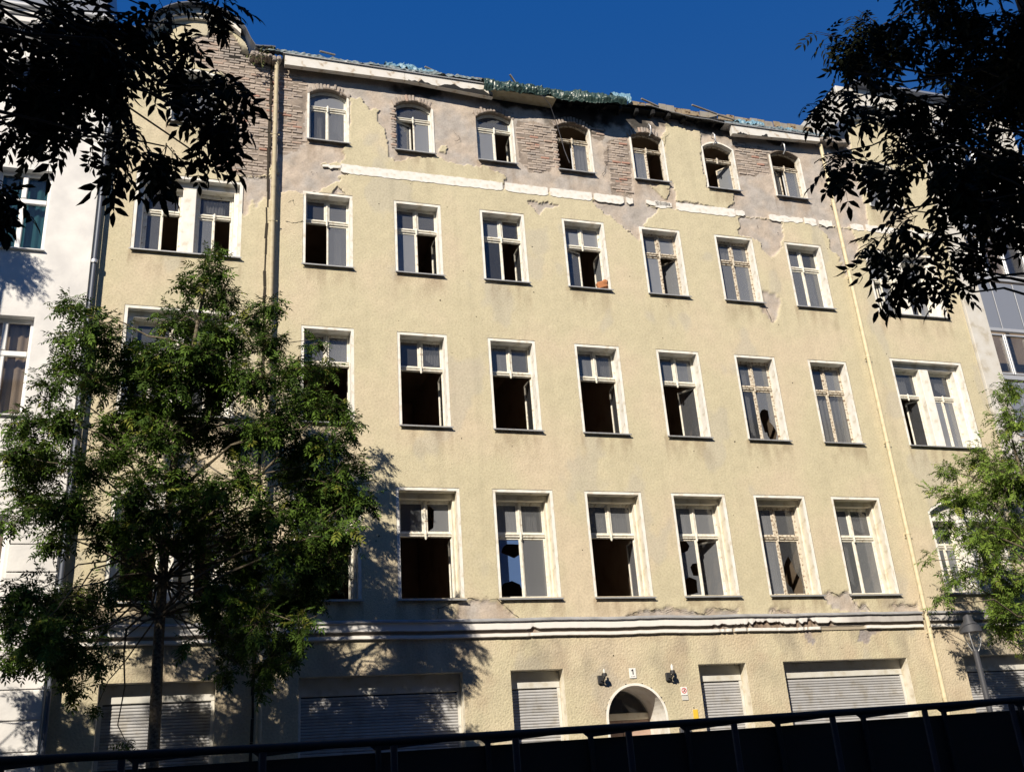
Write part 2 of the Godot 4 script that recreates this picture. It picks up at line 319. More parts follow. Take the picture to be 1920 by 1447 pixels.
func _ready() -> void:
	rng.seed = 4711
	var cam := Camera3D.new()
	cam.name = "camera"
	cam.position = Vector3(0, E, 20)
	cam.rotation = Vector3(deg_to_rad(22.6629), deg_to_rad(-18.4206), deg_to_rad(-4.2387))
	cam.fov = 41.99
	cam.near = 0.1; cam.far = 400.0
	add_child(cam)
	var env := Environment.new()
	env.background_mode = Environment.BG_SKY
	var sky := ProceduralSkyMaterial.new()
	sky.sky_top_color = lin(0.003, 0.058, 0.236)
	sky.sky_horizon_color = lin(0.15, 0.30, 0.49)
	sky.sky_curve = 0.2
	sky.ground_bottom_color = lin(0.08, 0.075, 0.07)
	sky.ground_horizon_color = lin(0.2, 0.22, 0.24)
	sky.sun_angle_max = 12.0
	env.sky = Sky.new()
	env.sky.sky_material = sky
	env.tonemap_mode = Environment.TONE_MAPPER_LINEAR
	env.tonemap_exposure = 1.30
	env.sdfgi_enabled = true; env.ssao_enabled = true; env.ssil_enabled = true
	var we := WorldEnvironment.new()
	we.name = "environment"; we.environment = env
	add_child(we)
	var sun := DirectionalLight3D.new()
	sun.name = "sun"
	sun.light_energy = 1.6
	sun.light_color = Color(1.0, 0.955, 0.88)
	sun.light_angular_distance = 0.5
	sun.shadow_enabled = true
	add_child(sun)
	sun.look_at_from_position(Vector3.ZERO, Vector3(0.78, -0.80, -1.0), Vector3.UP)
	materials()
	setting()
	derelict()
	neighbours()
	small_things()
	trees()
	railings()

# ---------------------------------------------------------------- the setting
func setting() -> void:
	var m := Mb.new()
	m.box(Vector3(8, -0.25, 60), Vector3(260, 0.2, 300), 0.0)
	var o := part(self, "ground", m.done(), M.paving)
	kind(o, "structure")
	m = Mb.new()
	m.box(Vector3(8, -0.07, 4.2), Vector3(120, 0.14, 8.0), 0.02)
	kind(part(self, "pavement", m.done(), M.paving), "structure")
	m = Mb.new()
	m.box(Vector3(8, -0.144, 10.3), Vector3(120, 0.02, 4.19), 0.0)
	kind(part(self, "road", m.done(), M.asphalt), "structure")
	m = Mb.new()
	m.box(Vector3(8, -0.07, 19.2), Vector3(120, 0.14, 13.5), 0.02)
	kind(part(self, "promenade", m.done(), M.paving), "structure")

# ---------------------------------------------------------------- the yellow building
var openings := []     # [x0, x1, y0, y1 at the crown, rise]
var patches := []
var XC := [2.504, 4.617, 6.728, 8.852, 10.971, 13.097, 15.204]
var w_z := 0.0
var w_c := Color()
var w_l := 0

func poly(a: Array) -> PackedVector2Array:
	var p := PackedVector2Array()
	for i in range(0, a.size(), 2): p.append(Vector2(a[i], a[i + 1]))
	return p

func patch(layer: int, a: Array) -> void:
	var p := poly(a)
	var r := Rect2(p[0], Vector2.ZERO)
	for q in p: r = r.expand(q)
	patches.append([layer, p, r])

func make_patches() -> void:
	# 0 yellow stucco, 1 grey undercoat, 2 bare brick, 3 cement repair
	patch(1, [1.34, 14.44, 2.38, 14.21, 3.00, 14.11, 2.73, 13.95, 2.78, 13.89, 2.32, 13.50, 1.91, 13.38, 1.39, 13.37])
	patch(1, [2.59, 13.48, 2.73, 13.66, 2.90, 13.47])
	patch(1, [0.51, 13.66, 1.25, 13.76, 1.24, 13.06, 1.06, 13.13, 0.91, 12.91, 0.77, 13.09, 0.69, 12.71, 0.57, 12.64])
	patch(1, [7.44, 13.86, 8.24, 13.85, 7.87, 13.64, 7.71, 13.45, 7.54, 13.68])
	patch(1, [9.17, 14.09, 10.62, 14.14, 11.05, 14.07, 10.54, 13.56, 10.40, 13.04, 10.20, 13.18, 9.93, 13.40, 9.66, 13.64, 9.39, 13.83])
	patch(1, [13.43, 14.11, 14.71, 14.09, 14.68, 13.56, 14.30, 13.01, 14.09, 12.92, 13.92, 13.37, 13.66, 13.44, 13.31, 13.57])
	patch(1, [13.73, 11.91, 14.24, 11.69, 14.03, 11.21, 13.83, 10.90, 13.71, 11.18, 13.52, 11.40, 13.65, 11.48])
	patch(1, [15.76, 14.13, 16.95, 14.09, 17.00, 13.42, 16.67, 12.88, 16.33, 12.52, 16.31, 13.18, 16.09, 13.32, 16.07, 13.82])
	patch(1, [13.81, 3.97, 14.00, 4.05, 14.21, 3.99, 14.33, 4.05, 14.51, 4.05, 14.57, 3.84, 14.72, 3.68, 14.88, 3.77, 14.98, 3.61, 14.69, 3.57, 14.22, 3.59, 13.88, 3.77])
	patch(1, [8.78, 3.47, 8.83, 3.58, 9.21, 3.69, 9.59, 3.72, 9.98, 3.76, 10.69, 3.61, 10.91, 3.73, 11.56, 3.68, 11.55, 3.48])
	patch(1, [5.14, 3.94, 6.00, 3.95, 6.26, 3.73, 6.47, 3.50, 5.12, 3.50])
	patch(1, [12.28, 3.59, 12.39, 3.73, 12.63, 3.63, 12.84, 3.68, 12.93, 3.56])
	patch(1, [15.53, 3.74, 15.86, 3.76, 16.34, 3.74, 16.30, 3.51, 15.80, 3.51])
	patch(3, [13.07, 3.22, 13.30, 3.22, 13.41, 2.94, 13.26, 2.91])
	patch(3, [14.62, 3.19, 15.26, 3.23, 15.19, 3.11, 14.90, 3.07, 14.78, 2.92, 14.47, 2.93])
	# yellow that still holds on the top storey
	patch(0, [3.02, 16.33, 3.35, 16.31, 3.50, 16.06, 3.74, 16.03, 3.68, 15.60, 3.91, 15.47, 3.94, 14.73, 4.11, 14.55, 4.54, 14.72, 5.13, 14.87, 5.34, 14.77, 5.88, 14.72, 6.43, 14.73, 6.93, 14.55, 6.86, 14.27, 2.82, 14.12, 2.32, 14.26, 2.88, 14.43, 2.84, 14.73, 3.02, 14.94])
	patch(0, [11.65, 16.88, 12.12, 16.77, 12.65, 16.73, 12.58, 15.79, 12.57, 14.90, 13.38, 14.88, 13.29, 14.41, 12.90, 14.28, 11.61, 14.37, 11.59, 14.85, 11.43, 14.98, 11.47, 16.38])
	patch(0, [10.90, 14.78, 11.48, 14.84, 11.33, 14.37, 11.20, 14.39])
	patch(0, [17.94, 17.70, 18.87, 17.96, 20.49, 17.28, 19.55, 13.86, 17.48, 13.98, 17.83, 14.86, 18.74, 14.91, 19.01, 15.94, 17.91, 16.53])
	patch(0, [5.26, 15.16, 5.43, 15.21, 5.39, 15.03, 5.23, 14.99])
	# bare brick
	patch(2, [-0.82, 17.29, -0.25, 17.73, 0.25, 17.76, 0.47, 17.18, 1.20, 17.02, 1.24, 14.20, 1.18, 13.78, 0.40, 13.69, -0.03, 13.85, -0.15, 14.96, 0.18, 15.09, 0.06, 16.46, -0.69, 16.77])
	patch(2, [1.27, 16.87, 1.98, 16.64, 2.04, 16.20, 1.94, 15.76, 1.94, 14.87, 1.77, 14.51, 1.34, 14.36])
	patch(2, [7.31, 16.30, 7.87, 16.36, 8.27, 16.25, 8.26, 15.18, 8.09, 14.83, 7.54, 14.73, 7.29, 15.05])
	patch(2, [9.80, 16.04, 10.48, 16.31, 10.42, 14.98, 10.30, 14.37, 9.76, 14.34, 9.77, 15.09, 9.64, 15.38])
	patch(2, [13.62, 16.57, 14.72, 16.52, 14.73, 15.70, 14.19, 15.49, 13.65, 15.41, 13.61, 15.93])
	patch(2, [6.15, 16.32, 6.79, 16.66, 7.24, 16.56, 7.06, 16.47, 6.34, 16.18])
	patch(2, [9.04, 16.44, 9.87, 16.39, 9.65, 16.02, 9.30, 16.17])
	patch(2, [16.83, 16.97, 17.46, 17.07, 17.31, 16.41, 16.90, 16.47])

func gable_top(x: float) -> float:
	var y := 17.2
	for cx in [-0.55, 18.29]:
		var t: float = (x - cx) / 1.14
		if absf(t) < 1.0: y = maxf(y, 17.12 + 0.96 * sqrt(1.0 - t * t))
	return y

func wall_at(x: float, y: float) -> void:
	var p := Vector2(x + n1.get_noise_2d(x * 2.2, y * 2.2) * 0.09 + n2.get_noise_2d(x * 8.0, y * 8.0) * 0.035, y + n1.get_noise_2d(x * 2.2 + 40.0, y * 2.2) * 0.09 + n2.get_noise_2d(x * 8.0, y * 8.0 + 60.0) * 0.035)
	var l := 0
	if p.x > 1.22 and p.x < 17.55 and p.y > 14.13: l = 1
	for q in patches:
		if q[2].has_point(p) and Geometry2D.is_point_in_polygon(p, q[1]): l = q[0]
	w_l = l
	w_z = [0.0, -0.034, -0.036, -0.010][l] + n2.get_noise_2d(x * 3.0, y * 3.0) * (0.004 if l == 0 else 0.010)
	var big := n1.get_noise_2d(x * 0.35, y * 0.35)
	var mid := n2.get_noise_2d(x * 2.4 + 9.0, y * 2.4)
	var c := Color(0.615, 0.558, 0.392)
	if l == 1:
		c = Color(0.53, 0.455, 0.385).lerp(Color(0.455, 0.42, 0.39), clampf(0.5 + 1.6 * n1.get_noise_2d(x * 1.1, y * 1.1 + 7.0), 0.0, 1.0))
		c *= 1.0 + 0.22 * mid
	elif l == 2:
		c = Color(0.31, 0.26, 0.22) * (1.0 + 0.5 * mid)
	elif l == 3:
		c = Color(0.33, 0.31, 0.32)
	else:
		c = c.lerp(Color(0.612, 0.520, 0.388), clampf(big * 1.3 + 0.18 - (y - 6.0) * 0.03, 0.0, 0.75))
		c *= 1.0 + 0.07 * mid + 0.09 * big
		c = c.lerp(Color(0.50, 0.47, 0.40), 0.45 * smoothstep(0.30, 0.42, n1.get_noise_2d(x * 0.42 + 70.0, y * 0.30)))
		var streak := n3.get_noise_2d(x * 3.4, y * 0.16)
		c *= 1.0 - 0.07 * clampf(streak * 1.6 - 0.45, 0.0, 1.0)
	# rain-washed dirt under sills and under the string course
	for o in openings:
		if x > o[0] - 0.05 and x < o[1] + 0.05 and y < o[2] and y > o[2] - 0.8 and o[2] > 3.0:
			var k: float = (1.0 - (o[2] - y) / 0.8) * clampf(0.35 + 1.7 * n1.get_noise_2d(x * 3.0, y * 0.9), 0.0, 1.0)
			c = c.lerp(Color(0.25, 0.18, 0.12), 0.58 * k)
	if y < 3.25:
		var k2 := clampf(0.25 + 1.5 * n1.get_noise_2d(x * 1.2, y * 0.6 + 3.0), 0.0, 1.0) * clampf((y - 1.6) / 1.2, 0.25, 1.0)
		c = c.lerp(Color(0.27, 0.235, 0.19), 0.55 * k2)
		c = c.lerp(Color(0.50, 0.38, 0.27), 0.35 * clampf(n1.get_noise_2d(x * 0.8 + 30.0, y * 0.8) * 2.2, 0.0, 1.0))
	elif y < 3.75:
		c = c.lerp(Color(0.36, 0.31, 0.24), 0.22 * clampf(0.4 + 1.5 * mid, 0.0, 1.0))
	# soot licked up from the burnt rooms; smallest spot paints a shaded gable hole
	for s in [[9.0, 16.75, 1.0, 0.62], [10.4, 16.95, 1.25, 0.5], [13.1, 16.95, 0.9, 0.30], [4.8, 16.8, 0.8, 0.22], [15.2, 16.8, 0.5, 0.2], [0.75, 17.1, 0.7, 0.35], [0.24, 17.16, 0.26, 0.26], [7.5, 16.9, 1.2, 0.25]]:
		var d := Vector2((x - s[0]) / s[2], (y - s[1]) / s[3]).length() + 0.5 * n1.get_noise_2d(x * 2.0, y * 2.0)
		c *= 1.0 - 0.86 * (1.0 - smoothstep(0.55, 1.15, d))
	c.a = 1.0
	w_c = c

func wall_sheet(b: Node3D, x0: float, x1: float, y0: float, y1: float, h: float, wm: Material) -> void:
	var nx := int(round((x1 - x0) / h)) + 1
	var ny := int(round((y1 - y0) / h)) + 1
	var p := PackedVector3Array()
	var cs := PackedColorArray()
	var sk := PackedByteArray()
	p.resize(nx * ny); cs.resize(nx * ny); sk.resize((nx - 1) * (ny - 1))
	var e := h * 0.5
	for j in ny:
		var yb := y0 + (y1 - y0) * j / (ny - 1)
		var near := []
		for o in openings:
			if yb > o[2] - h and yb < o[3] + h: near.append(o)
		for i in nx:
			var x := x0 + (x1 - x0) * i / (nx - 1)
			var y := yb
			for o in near:
				if x < o[0] - e or x > o[1] + e: continue
				if absf(x - o[0]) <= e: x = o[0]
				elif absf(x - o[1]) <= e: x = o[1]
				if absf(y - o[2]) <= e: y = o[2]
				var t := top_of(o, x)
				if absf(y - t) <= e * 1.05: y = t
			var g := gable_top(x)
			if absf(y - g) <= e * 1.05: y = g
			wall_at(x, y)
			p[j * nx + i] = Vector3(x - BX, y + E, w_z)
			cs[j * nx + i] = w_c
		if j > 0:
			for i in nx - 1:
				var k := (j - 1) * nx + i
				var m := (p[k] + p[k + 1] + p[k + nx] + p[k + nx + 1]) * 0.25
				var cx := m.x + BX
				var cy := m.y - E
				var s := cy > gable_top(cx)
				if not s:
					for o in openings:
						if cx > o[0] and cx < o[1] and cy > o[2] and cy < top_of(o, cx):
							s = true
							break
				sk[(j - 1) * (nx - 1) + i] = 1 if s else 0
	var mb := Mb.new()
	mb.grid(nx, ny, p, cs, sk)
	part(b, "wall", mb.done(), wm)

func top_of(o: Array, x: float) -> float:
	if o[4] == 0.0: return o[3]
	var t: float = (x - (o[0] + o[1]) * 0.5) / ((o[1] - o[0]) * 0.5)
	t = clampf(t, -1.0, 1.0)
	if o[4] > 0.5: return o[3] - o[4] + o[4] * sqrt(1.0 - t * t)     # a round arch
	return o[3] - o[4] * t * t

func arc_ring(hw: float, W: float, top: float, rise: float, th: float) -> PackedVector2Array:
	# a band that follows a segmental head: outer half width hw, inner W, crown at top
	var a := PackedVector2Array()
	var k := 12 if rise > 0.0 else 1
	for i in k + 1:
		var x := -hw + 2.0 * hw * i / k
		a.append(Vector2(x, top - rise * pow(x / hw, 2.0)))
	for i in k + 1:
		var x := W - 2.0 * W * i / k
		a.append(Vector2(x, top - th - rise * pow(x / hw, 2.0)))
	return a

func blob(cx: float, cy: float, rx: float, ry: float) -> PackedVector2Array:
	var a := PackedVector2Array()
	for i in 9:
		var t := TAU * i / 9.0
		var r := rng.randf_range(0.75, 1.15)
		a.append(Vector2(cx + cos(t) * rx * r, cy + sin(t) * ry * r))
	return a

func sash(win: Node3D, x0: float, x1: float, y0: float, y1: float, z: float, st: String, hinge: float, fm: Material, rise := 0.0, half := 1.0, bw := 0.042) -> void:
	if st == "x": return
	var ang := 0.0
	if st == "o": ang = deg_to_rad(rng.randf_range(90.0, 99.0))
	elif st == "w": ang = deg_to_rad(rng.randf_range(50.0, 60.0))
	elif st == "s": ang = deg_to_rad(rng.randf_range(14.0, 22.0))
	elif st == "v": ang = deg_to_rad(96.0)
	var hx := x0 if hinge < 0.0 else x1
	var at := Vector3(hx, 0, z)
	var a0 := x0 - hx
	var a1 := x1 - hx
	var hgt := y1 - y0
	var m := Mb.new()
	var g := Mb.new()
	if rise > 0.0:
		var ring := PackedVector2Array()
		var inner := PackedVector2Array()
		var k := 10
		for i in k + 1:
			var x := x0 + (x1 - x0) * i / k
			ring.append(Vector2(x - hx, y1 - rise * pow(x / half, 2.0)))
		for i in k + 1:
			var x := x1 + (x0 - x1) * i / k
			var q := Vector2(x - hx, y1 - bw - rise * pow(x / half, 2.0))
			ring.append(q); inner.append(q)
		m.prism(ring, -0.02, 0.02)
		inner.append(Vector2(a0, y0)); inner.append(Vector2(a1, y0))
		var sh := y1 - rise - bw - y0
		m.box(Vector3(a0 + bw * 0.5, y0 + sh * 0.5, 0), Vector3(bw, sh, 0.038), 0.006)
		m.box(Vector3(a1 - bw * 0.5, y0 + sh * 0.5, 0), Vector3(bw, sh, 0.038), 0.006)
		m.box(Vector3((a0 + a1) * 0.5, y0 + bw * 0.5, 0), Vector3(a1 - a0 - 2 * bw, bw, 0.038), 0.006)
		g.prism(inner, -0.002, 0.002)
	else:
		for xx in [a0 + bw * 0.5, a1 - bw * 0.5]:
			m.box(Vector3(xx, y0 + hgt * 0.5, 0), Vector3(bw, hgt, 0.04), 0.007)
		for yy in [y0 + bw * 0.6, y1 - bw * 0.5]:
			m.box(Vector3((a0 + a1) * 0.5, yy, 0), Vector3(a1 - a0 - 2 * bw, bw * (1.2 if yy < y1 - bw else 1.0), 0.038), 0.006)
		var pane := [PackedVector2Array([Vector2(a0 + bw * 0.6, y0 + bw * 0.6), Vector2(a1 - bw * 0.6, y0 + bw * 0.6), Vector2(a1 - bw * 0.6, y1 - bw * 0.6), Vector2(a0 + bw * 0.6, y1 - bw * 0.6)])]
		var cut := []
		var wd := a1 - a0
		if st == "b": cut = [blob(a0 + wd * 0.36, y0 + hgt * 0.42, wd * 0.30, hgt * 0.28), blob(a0 + wd * 0.58, y0 + hgt * 0.18, wd * 0.30, hgt * 0.22)]
		elif st == "h": cut = [blob(a0 + wd * 0.30, y0 + hgt * 0.88, wd * 0.36, hgt * 0.13), blob(a1 - wd * 0.16, y0 + hgt * 0.48, wd * 0.30, hgt * 0.115), blob(a0 + wd * 0.42, y0 + hgt * 0.18, wd * 0.42, hgt * 0.15)]
		elif st == "p": cut = [blob(a0 + wd * 0.08, y0 + hgt * 0.45, wd * 0.32, hgt * 0.45)]
		elif st == "q": cut = [blob(a0 + wd * 0.62, y0 + hgt * 0.80, wd * 0.42, hgt * 0.13), blob(a0 + wd * 0.45, y0 + hgt * 0.14, wd * 0.55, hgt * 0.15)]
		for cc in cut:
			var nxt := []
			for pp in pane:
				var holes := false
				var res := Geometry2D.clip_polygons(pp, cc)
				for r in res:
					if Geometry2D.is_polygon_clockwise(r): holes = true
				if holes:
					# a hole wholly inside: saw the pane across it first
					var cy := 0.0
					for q in cc: cy += q.y / cc.size()
					for half_pane in [Geometry2D.clip_polygons(pp, PackedVector2Array([Vector2(a0 - 1, y0 - 1), Vector2(a1 + 1, y0 - 1), Vector2(a1 + 1, cy), Vector2(a0 - 1, cy)])), Geometry2D.clip_polygons(pp, PackedVector2Array([Vector2(a0 - 1, cy), Vector2(a1 + 1, cy), Vector2(a1 + 1, y1 + 1), Vector2(a0 - 1, y1 + 1)]))]:
						for hp in half_pane: nxt.append_array(Geometry2D.clip_polygons(hp, cc))
				else: nxt.append_array(res)
			pane = nxt
		for pp in pane:
			if pp.size() > 2: g.prism(pp, -0.0015, 0.0015)
	var turn := -hinge * ang
	part(win, "sash", m.done(), fm, at, turn)
	if g.v.size():
		part(win, "pane", g.done(), M.sky_reflection_glass if st == "q" else M.glass[rng.randi() % 7], at, turn)
	if st == "g" and rise == 0.0 and rng.randf() < 0.42:
		# what is left of the old net curtains
		var q := Mb.new()
		var w0 := x0 + (x1 - x0) * rng.randf_range(0.0, 0.45)
		var w1 := x1 - (x1 - x0) * rng.randf_range(0.0, 0.3)
		var drop := y0 + hgt * rng.randf_range(0.0, 0.35)
		var qp := PackedVector3Array()
		for j in 5:
			for i in 26:
				var f := i / 25.0
				qp.append(Vector3(lerpf(w0, w1, f), lerpf(drop + 0.10 * hgt * sin(f * 4.0 + drop), y1, j / 4.0), z - 0.10 + 0.016 * sin(i * 1.5) + 0.01 * sin(i * 0.6 + j)))
		q.grid(26, 5, qp, PackedColorArray())
		part(win, "curtain", q.done(), M.net)
	if st == "c":
		var cs := Mb.new()
		var pts := PackedVector3Array()
		var kx := 22
		for j in 2:
			for i in kx:
				pts.append(Vector3(x0 + (x1 - x0) * i / (kx - 1.0), y0 + hgt * j, z - 0.09 + 0.018 * sin(i * 1.3) + 0.01 * sin(i * 2.9)))
		cs.grid(kx, 2, pts, PackedColorArray())
		part(win, "curtain", cs.done(), M.curtain)

func lights(win: Node3D, xo: float, yo: float, W: float, H: float, depth: float, st: String, frac: float, fm: Material, rise := 0.0, half := 1.0, single := false) -> void:
	# frame, transom, sashes and panes that fill an opening of half width W, its middle at xo
	var f := Mb.new()
	var fw := 0.045
	var side := H - rise
	f.box(Vector3(-W + fw * 0.5, side * 0.5, 0), Vector3(fw, side, 0.07), 0.006)
	f.box(Vector3(W - fw * 0.5, side * 0.5, 0), Vector3(fw, side, 0.07), 0.006)
	f.box(Vector3(0, fw * 0.5, 0), Vector3(2 * (W - fw), fw, 0.07), 0.006)
	if rise > 0.0: f.prism(arc_ring(W, W, H, rise, fw), -0.035, 0.035)
	else: f.box(Vector3(0, H - fw * 0.5, 0), Vector3(2 * (W - fw), fw, 0.07), 0.006)
	part(win, "frame", f.done(), fm, Vector3(xo, yo, -depth))
	var xi := W - fw
	var yt := H * frac
	var t := Mb.new()
	t.box(Vector3(0, yt, 0), Vector3(2 * xi, 0.07, 0.075), 0.006)
	t.box(Vector3(0, yt + 0.028, 0.05), Vector3(2 * xi - 0.02, 0.028, 0.03), 0.008)
	t.box(Vector3(0, yt - 0.018, 0.045), Vector3(2 * xi - 0.01, 0.034, 0.022), 0.008)
	part(win, "transom", t.done(), fm, Vector3(xo, yo, -depth))
	var kn := Mb.new()
	kn.tube([Vector3(0, yt - 0.10, 0.065), Vector3(0, yt - 0.06, 0.068), Vector3(0, yt - 0.02, 0.068), Vector3(0, yt + 0.02, 0.068), Vector3(0, yt + 0.05, 0.068), Vector3(0, yt + 0.09, 0.06)], [0.012, 0.030, 0.022, 0.036, 0.030, 0.014], 8)
	part(win, "knob", kn.done(), fm, Vector3(xo, yo, -depth))
	var holder := win
	var y1 := H - fw
	if single or rise > 0.0:
		sash_at(holder, xo, yo, -xi, xi, yt + 0.036, y1, -depth + 0.004, st[0], -1.0, fm, rise, W)
	else:
		var mu := Mb.new()
		mu.box(Vector3(0, (yt + y1) * 0.5 + 0.018, 0.01), Vector3(0.045, y1 - yt - 0.036, 0.075), 0.008)
		part(win, "mullion", mu.done(), fm, Vector3(xo, yo, -depth))
		sash_at(holder, xo, yo, -xi, -0.0225, yt + 0.036, y1, -depth + 0.004, st[0], -1.0, fm)
		sash_at(holder, xo, yo, 0.0225, xi, yt + 0.036, y1, -depth + 0.004, st[1], 1.0, fm)
	sash_at(holder, xo, yo, -xi, 0.0, fw, yt - 0.036, -depth + 0.004, st[2], -1.0, fm)
	sash_at(holder, xo, yo, 0.0, xi, fw, yt - 0.036, -depth + 0.004, st[3], 1.0, fm)
	if st[2] in "gcbhpq":
		var cv := Mb.new()
		cv.box(Vector3(0, (yt - 0.036 + fw) * 0.5, 0.034), Vector3(0.036, yt - 0.036 - fw - 0.02, 0.018), 0.006)
		part(win, "cover_strip", cv.done(), fm, Vector3(xo, yo, -depth))

func sash_at(win: Node3D, xo: float, yo: float, x0: float, x1: float, y0: float, y1: float, z: float, st: String, hinge: float, fm: Material, rise := 0.0, half := 1.0) -> void:
	# arches are measured from the middle of the opening, so shift afterwards
	var before := win.get_child_count()
	sash(win, x0, x1, y0, y1, z, st, hinge, fm, rise, half)
	for i in range(before, win.get_child_count()): win.get_child(i).position += Vector3(xo, yo, 0)

func surround(win: Node3D, hw: float, H: float, tw: float, depth: float, rise: float, rm: Material, noleft := false, tt := -1.0) -> void:
	if tt < 0.0: tt = tw
	var W := hw - tw
	var side := H - rise
	var m := Mb.new()
	var k := W / hw
	var side_in := H - tt - rise * k * k
	for s in [-1.0, 1.0]:
		if noleft and s < 0.0: continue
		var pl := PackedVector2Array([Vector2(s * hw, 0), Vector2(s * W, 0), Vector2(s * W, side_in), Vector2(s * hw, side)])
		m.prism(pl, -0.05, -0.010)
	if tt > 0.0: m.prism(arc_ring(hw, W, H, rise, tw), -0.05, -0.010)
	part(win, "trim", m.done(), M.reveal)
	m = Mb.new()
	var zc := -(depth + 0.012) * 0.5
	var joined := tt == 0.0 and not noleft
	if joined: m.prism(PackedVector2Array([Vector2(-W - 0.04, side_in), Vector2(-W, side_in), Vector2(-W, -0.004), Vector2(W, -0.004), Vector2(W, side_in), Vector2(W + 0.04, side_in), Vector2(W + 0.04, -0.06), Vector2(-W - 0.04, -0.06)]), -depth + 0.038, -0.05)
	for s in [-1.0, 1.0]:
		if joined or (noleft and s < 0.0): continue
		m.box(Vector3(s * (W + 0.02), side_in * 0.5, zc), Vector3(0.04, side_in, depth - 0.088), 0.0)
	var ring := PackedVector2Array()
	var n := 12 if rise > 0.0 else 1
	for i in n + 1:
		var x := -W + 2.0 * W * i / n
		ring.append(Vector2(x, H - tt + 0.04 - rise * pow(x / hw, 2.0)))
	for i in n + 1:
		var x := W - 2.0 * W * i / n
		ring.append(Vector2(x, H - tt - rise * pow(x / hw, 2.0)))
	if tt > 0.0: m.prism(ring, -depth + 0.038, -0.05)
	part(win, "reveal", m.done(), rm)
	if tt == 0.0:
		m = Mb.new()
		m.prism(ring, -depth + 0.038, -0.012)
		part(win, "head", m.done(), M.rough)
	m = Mb.new()
	var L := depth + 0.07
	m.box(Vector3(0, -0.006, -depth + L * 0.5), Vector3(2 * hw - 0.004, 0.012, L), 0.002, Basis(Vector3.RIGHT, atan(0.05 / L)))
	m.box(Vector3(rng.randf_range(-0.01, 0.01), -0.046, 0.073), Vector3(2 * hw + 0.05, 0.030, 0.008), 0.002, Basis(Vector3.BACK, rng.randf_range(-0.006, 0.006)))
	part(win, "sill", m.done(), M.zinc)

func window_unit(b: Node3D, xc: float, bot: float, hw: float, H: float, depth: float, st: String, frac: float, o := {}) -> void:
	var rise: float = o.get("rise", 0.0)
	var tw: float = o.get("tw", 0.065)
	var step: float = o.get("step", 0.0)
	var win := group_node(b, "window", Vector3(xc - BX, bot + E, 0))
	surround(win, hw, H, tw, depth, rise, M.reveal_cream if step > 0.0 else M.reveal, o.get("noleft", false), o.get("tt", -1.0))
	var W := hw - tw
	var H2: float = H - (tw if o.get("tt", -1.0) < 0.0 else 0.0)
	if step > 0.0:
		var m := Mb.new()
		var z0 := -depth * 0.52
		var z1 := -depth + 0.038
		for s in [-1.0, 1.0]:
			m.box(Vector3(s * (W - step * 0.5), (H2 - 0.002) * 0.5, (z0 + z1) * 0.5), Vector3(step, H2 - 0.002, z0 - z1), 0.01)
		m.box(Vector3(0, H2 - 0.062, (z0 + z1) * 0.5), Vector3(2 * (W - step), 0.12, z0 - z1 - 0.02), 0.006)
		part(win, "casing", m.done(), M.reveal_cream)
		W -= step
		H2 -= 0.122
	# the frame sits in a rebate, partly hidden by the reveal
	W += 0.034
	H2 += 0.022
	var r2 := rise * pow(W / hw, 2.0)
	lights(win, 0, 0, W, H2, depth, st, frac, M.frame_worn if o.get("worn", false) else M.frame, r2, W)

func double_window(b: Node3D, xc: float, bot: float, hw: float, H: float, st1: String, st2: String, frac: float, rise := 0.0) -> void:
	var win := group_node(b, "window", Vector3(xc - BX, bot + E, 0))
	var tw := 0.07
	surround(win, hw, H, tw, 0.42, rise, M.reveal)
	var W := hw - tw
	var h2 := H - tw - rise
	var m := Mb.new()
	m.box(Vector3(0, (h2 - 0.14) * 0.5, -0.29), Vector3(0.29, h2 - 0.14, 0.26), 0.012)
	for s in [-1.0, 1.0]: m.box(Vector3(s * (W - 0.055), (h2 - 0.14) * 0.5, -0.28), Vector3(0.11, h2 - 0.14, 0.24), 0.012)
	part(win, "pier", m.done(), M.reveal)
	m = Mb.new()
	if rise > 0.0:
		var a := PackedVector2Array([Vector2(-W, h2 - 0.14), Vector2(W, h2 - 0.14)])
		for i in 13:
			var x := W - 2.0 * W * i / 12.0
			a.append(Vector2(x, H - tw - 0.003 - rise * pow(x / hw, 2.0)))
		m.prism(a, -0.42, -0.17)
	else:
		m.box(Vector3(0, h2 - 0.072, -0.29), Vector3(2 * W - 0.004, 0.14, 0.24), 0.012)
	part(win, "lintel", m.done(), M.reveal)
	var ow := (W - 0.11 - 0.145) * 0.5
	var xo := 0.145 + ow
	lights(win, -xo, 0, ow - 0.002, h2 - 0.14, 0.38, st1, frac, M.frame, 0.0, 1.0, true)
	lights(win, xo, 0, ow - 0.002, h2 - 0.14, 0.38, st2, frac, M.frame, 0.0, 1.0, true)

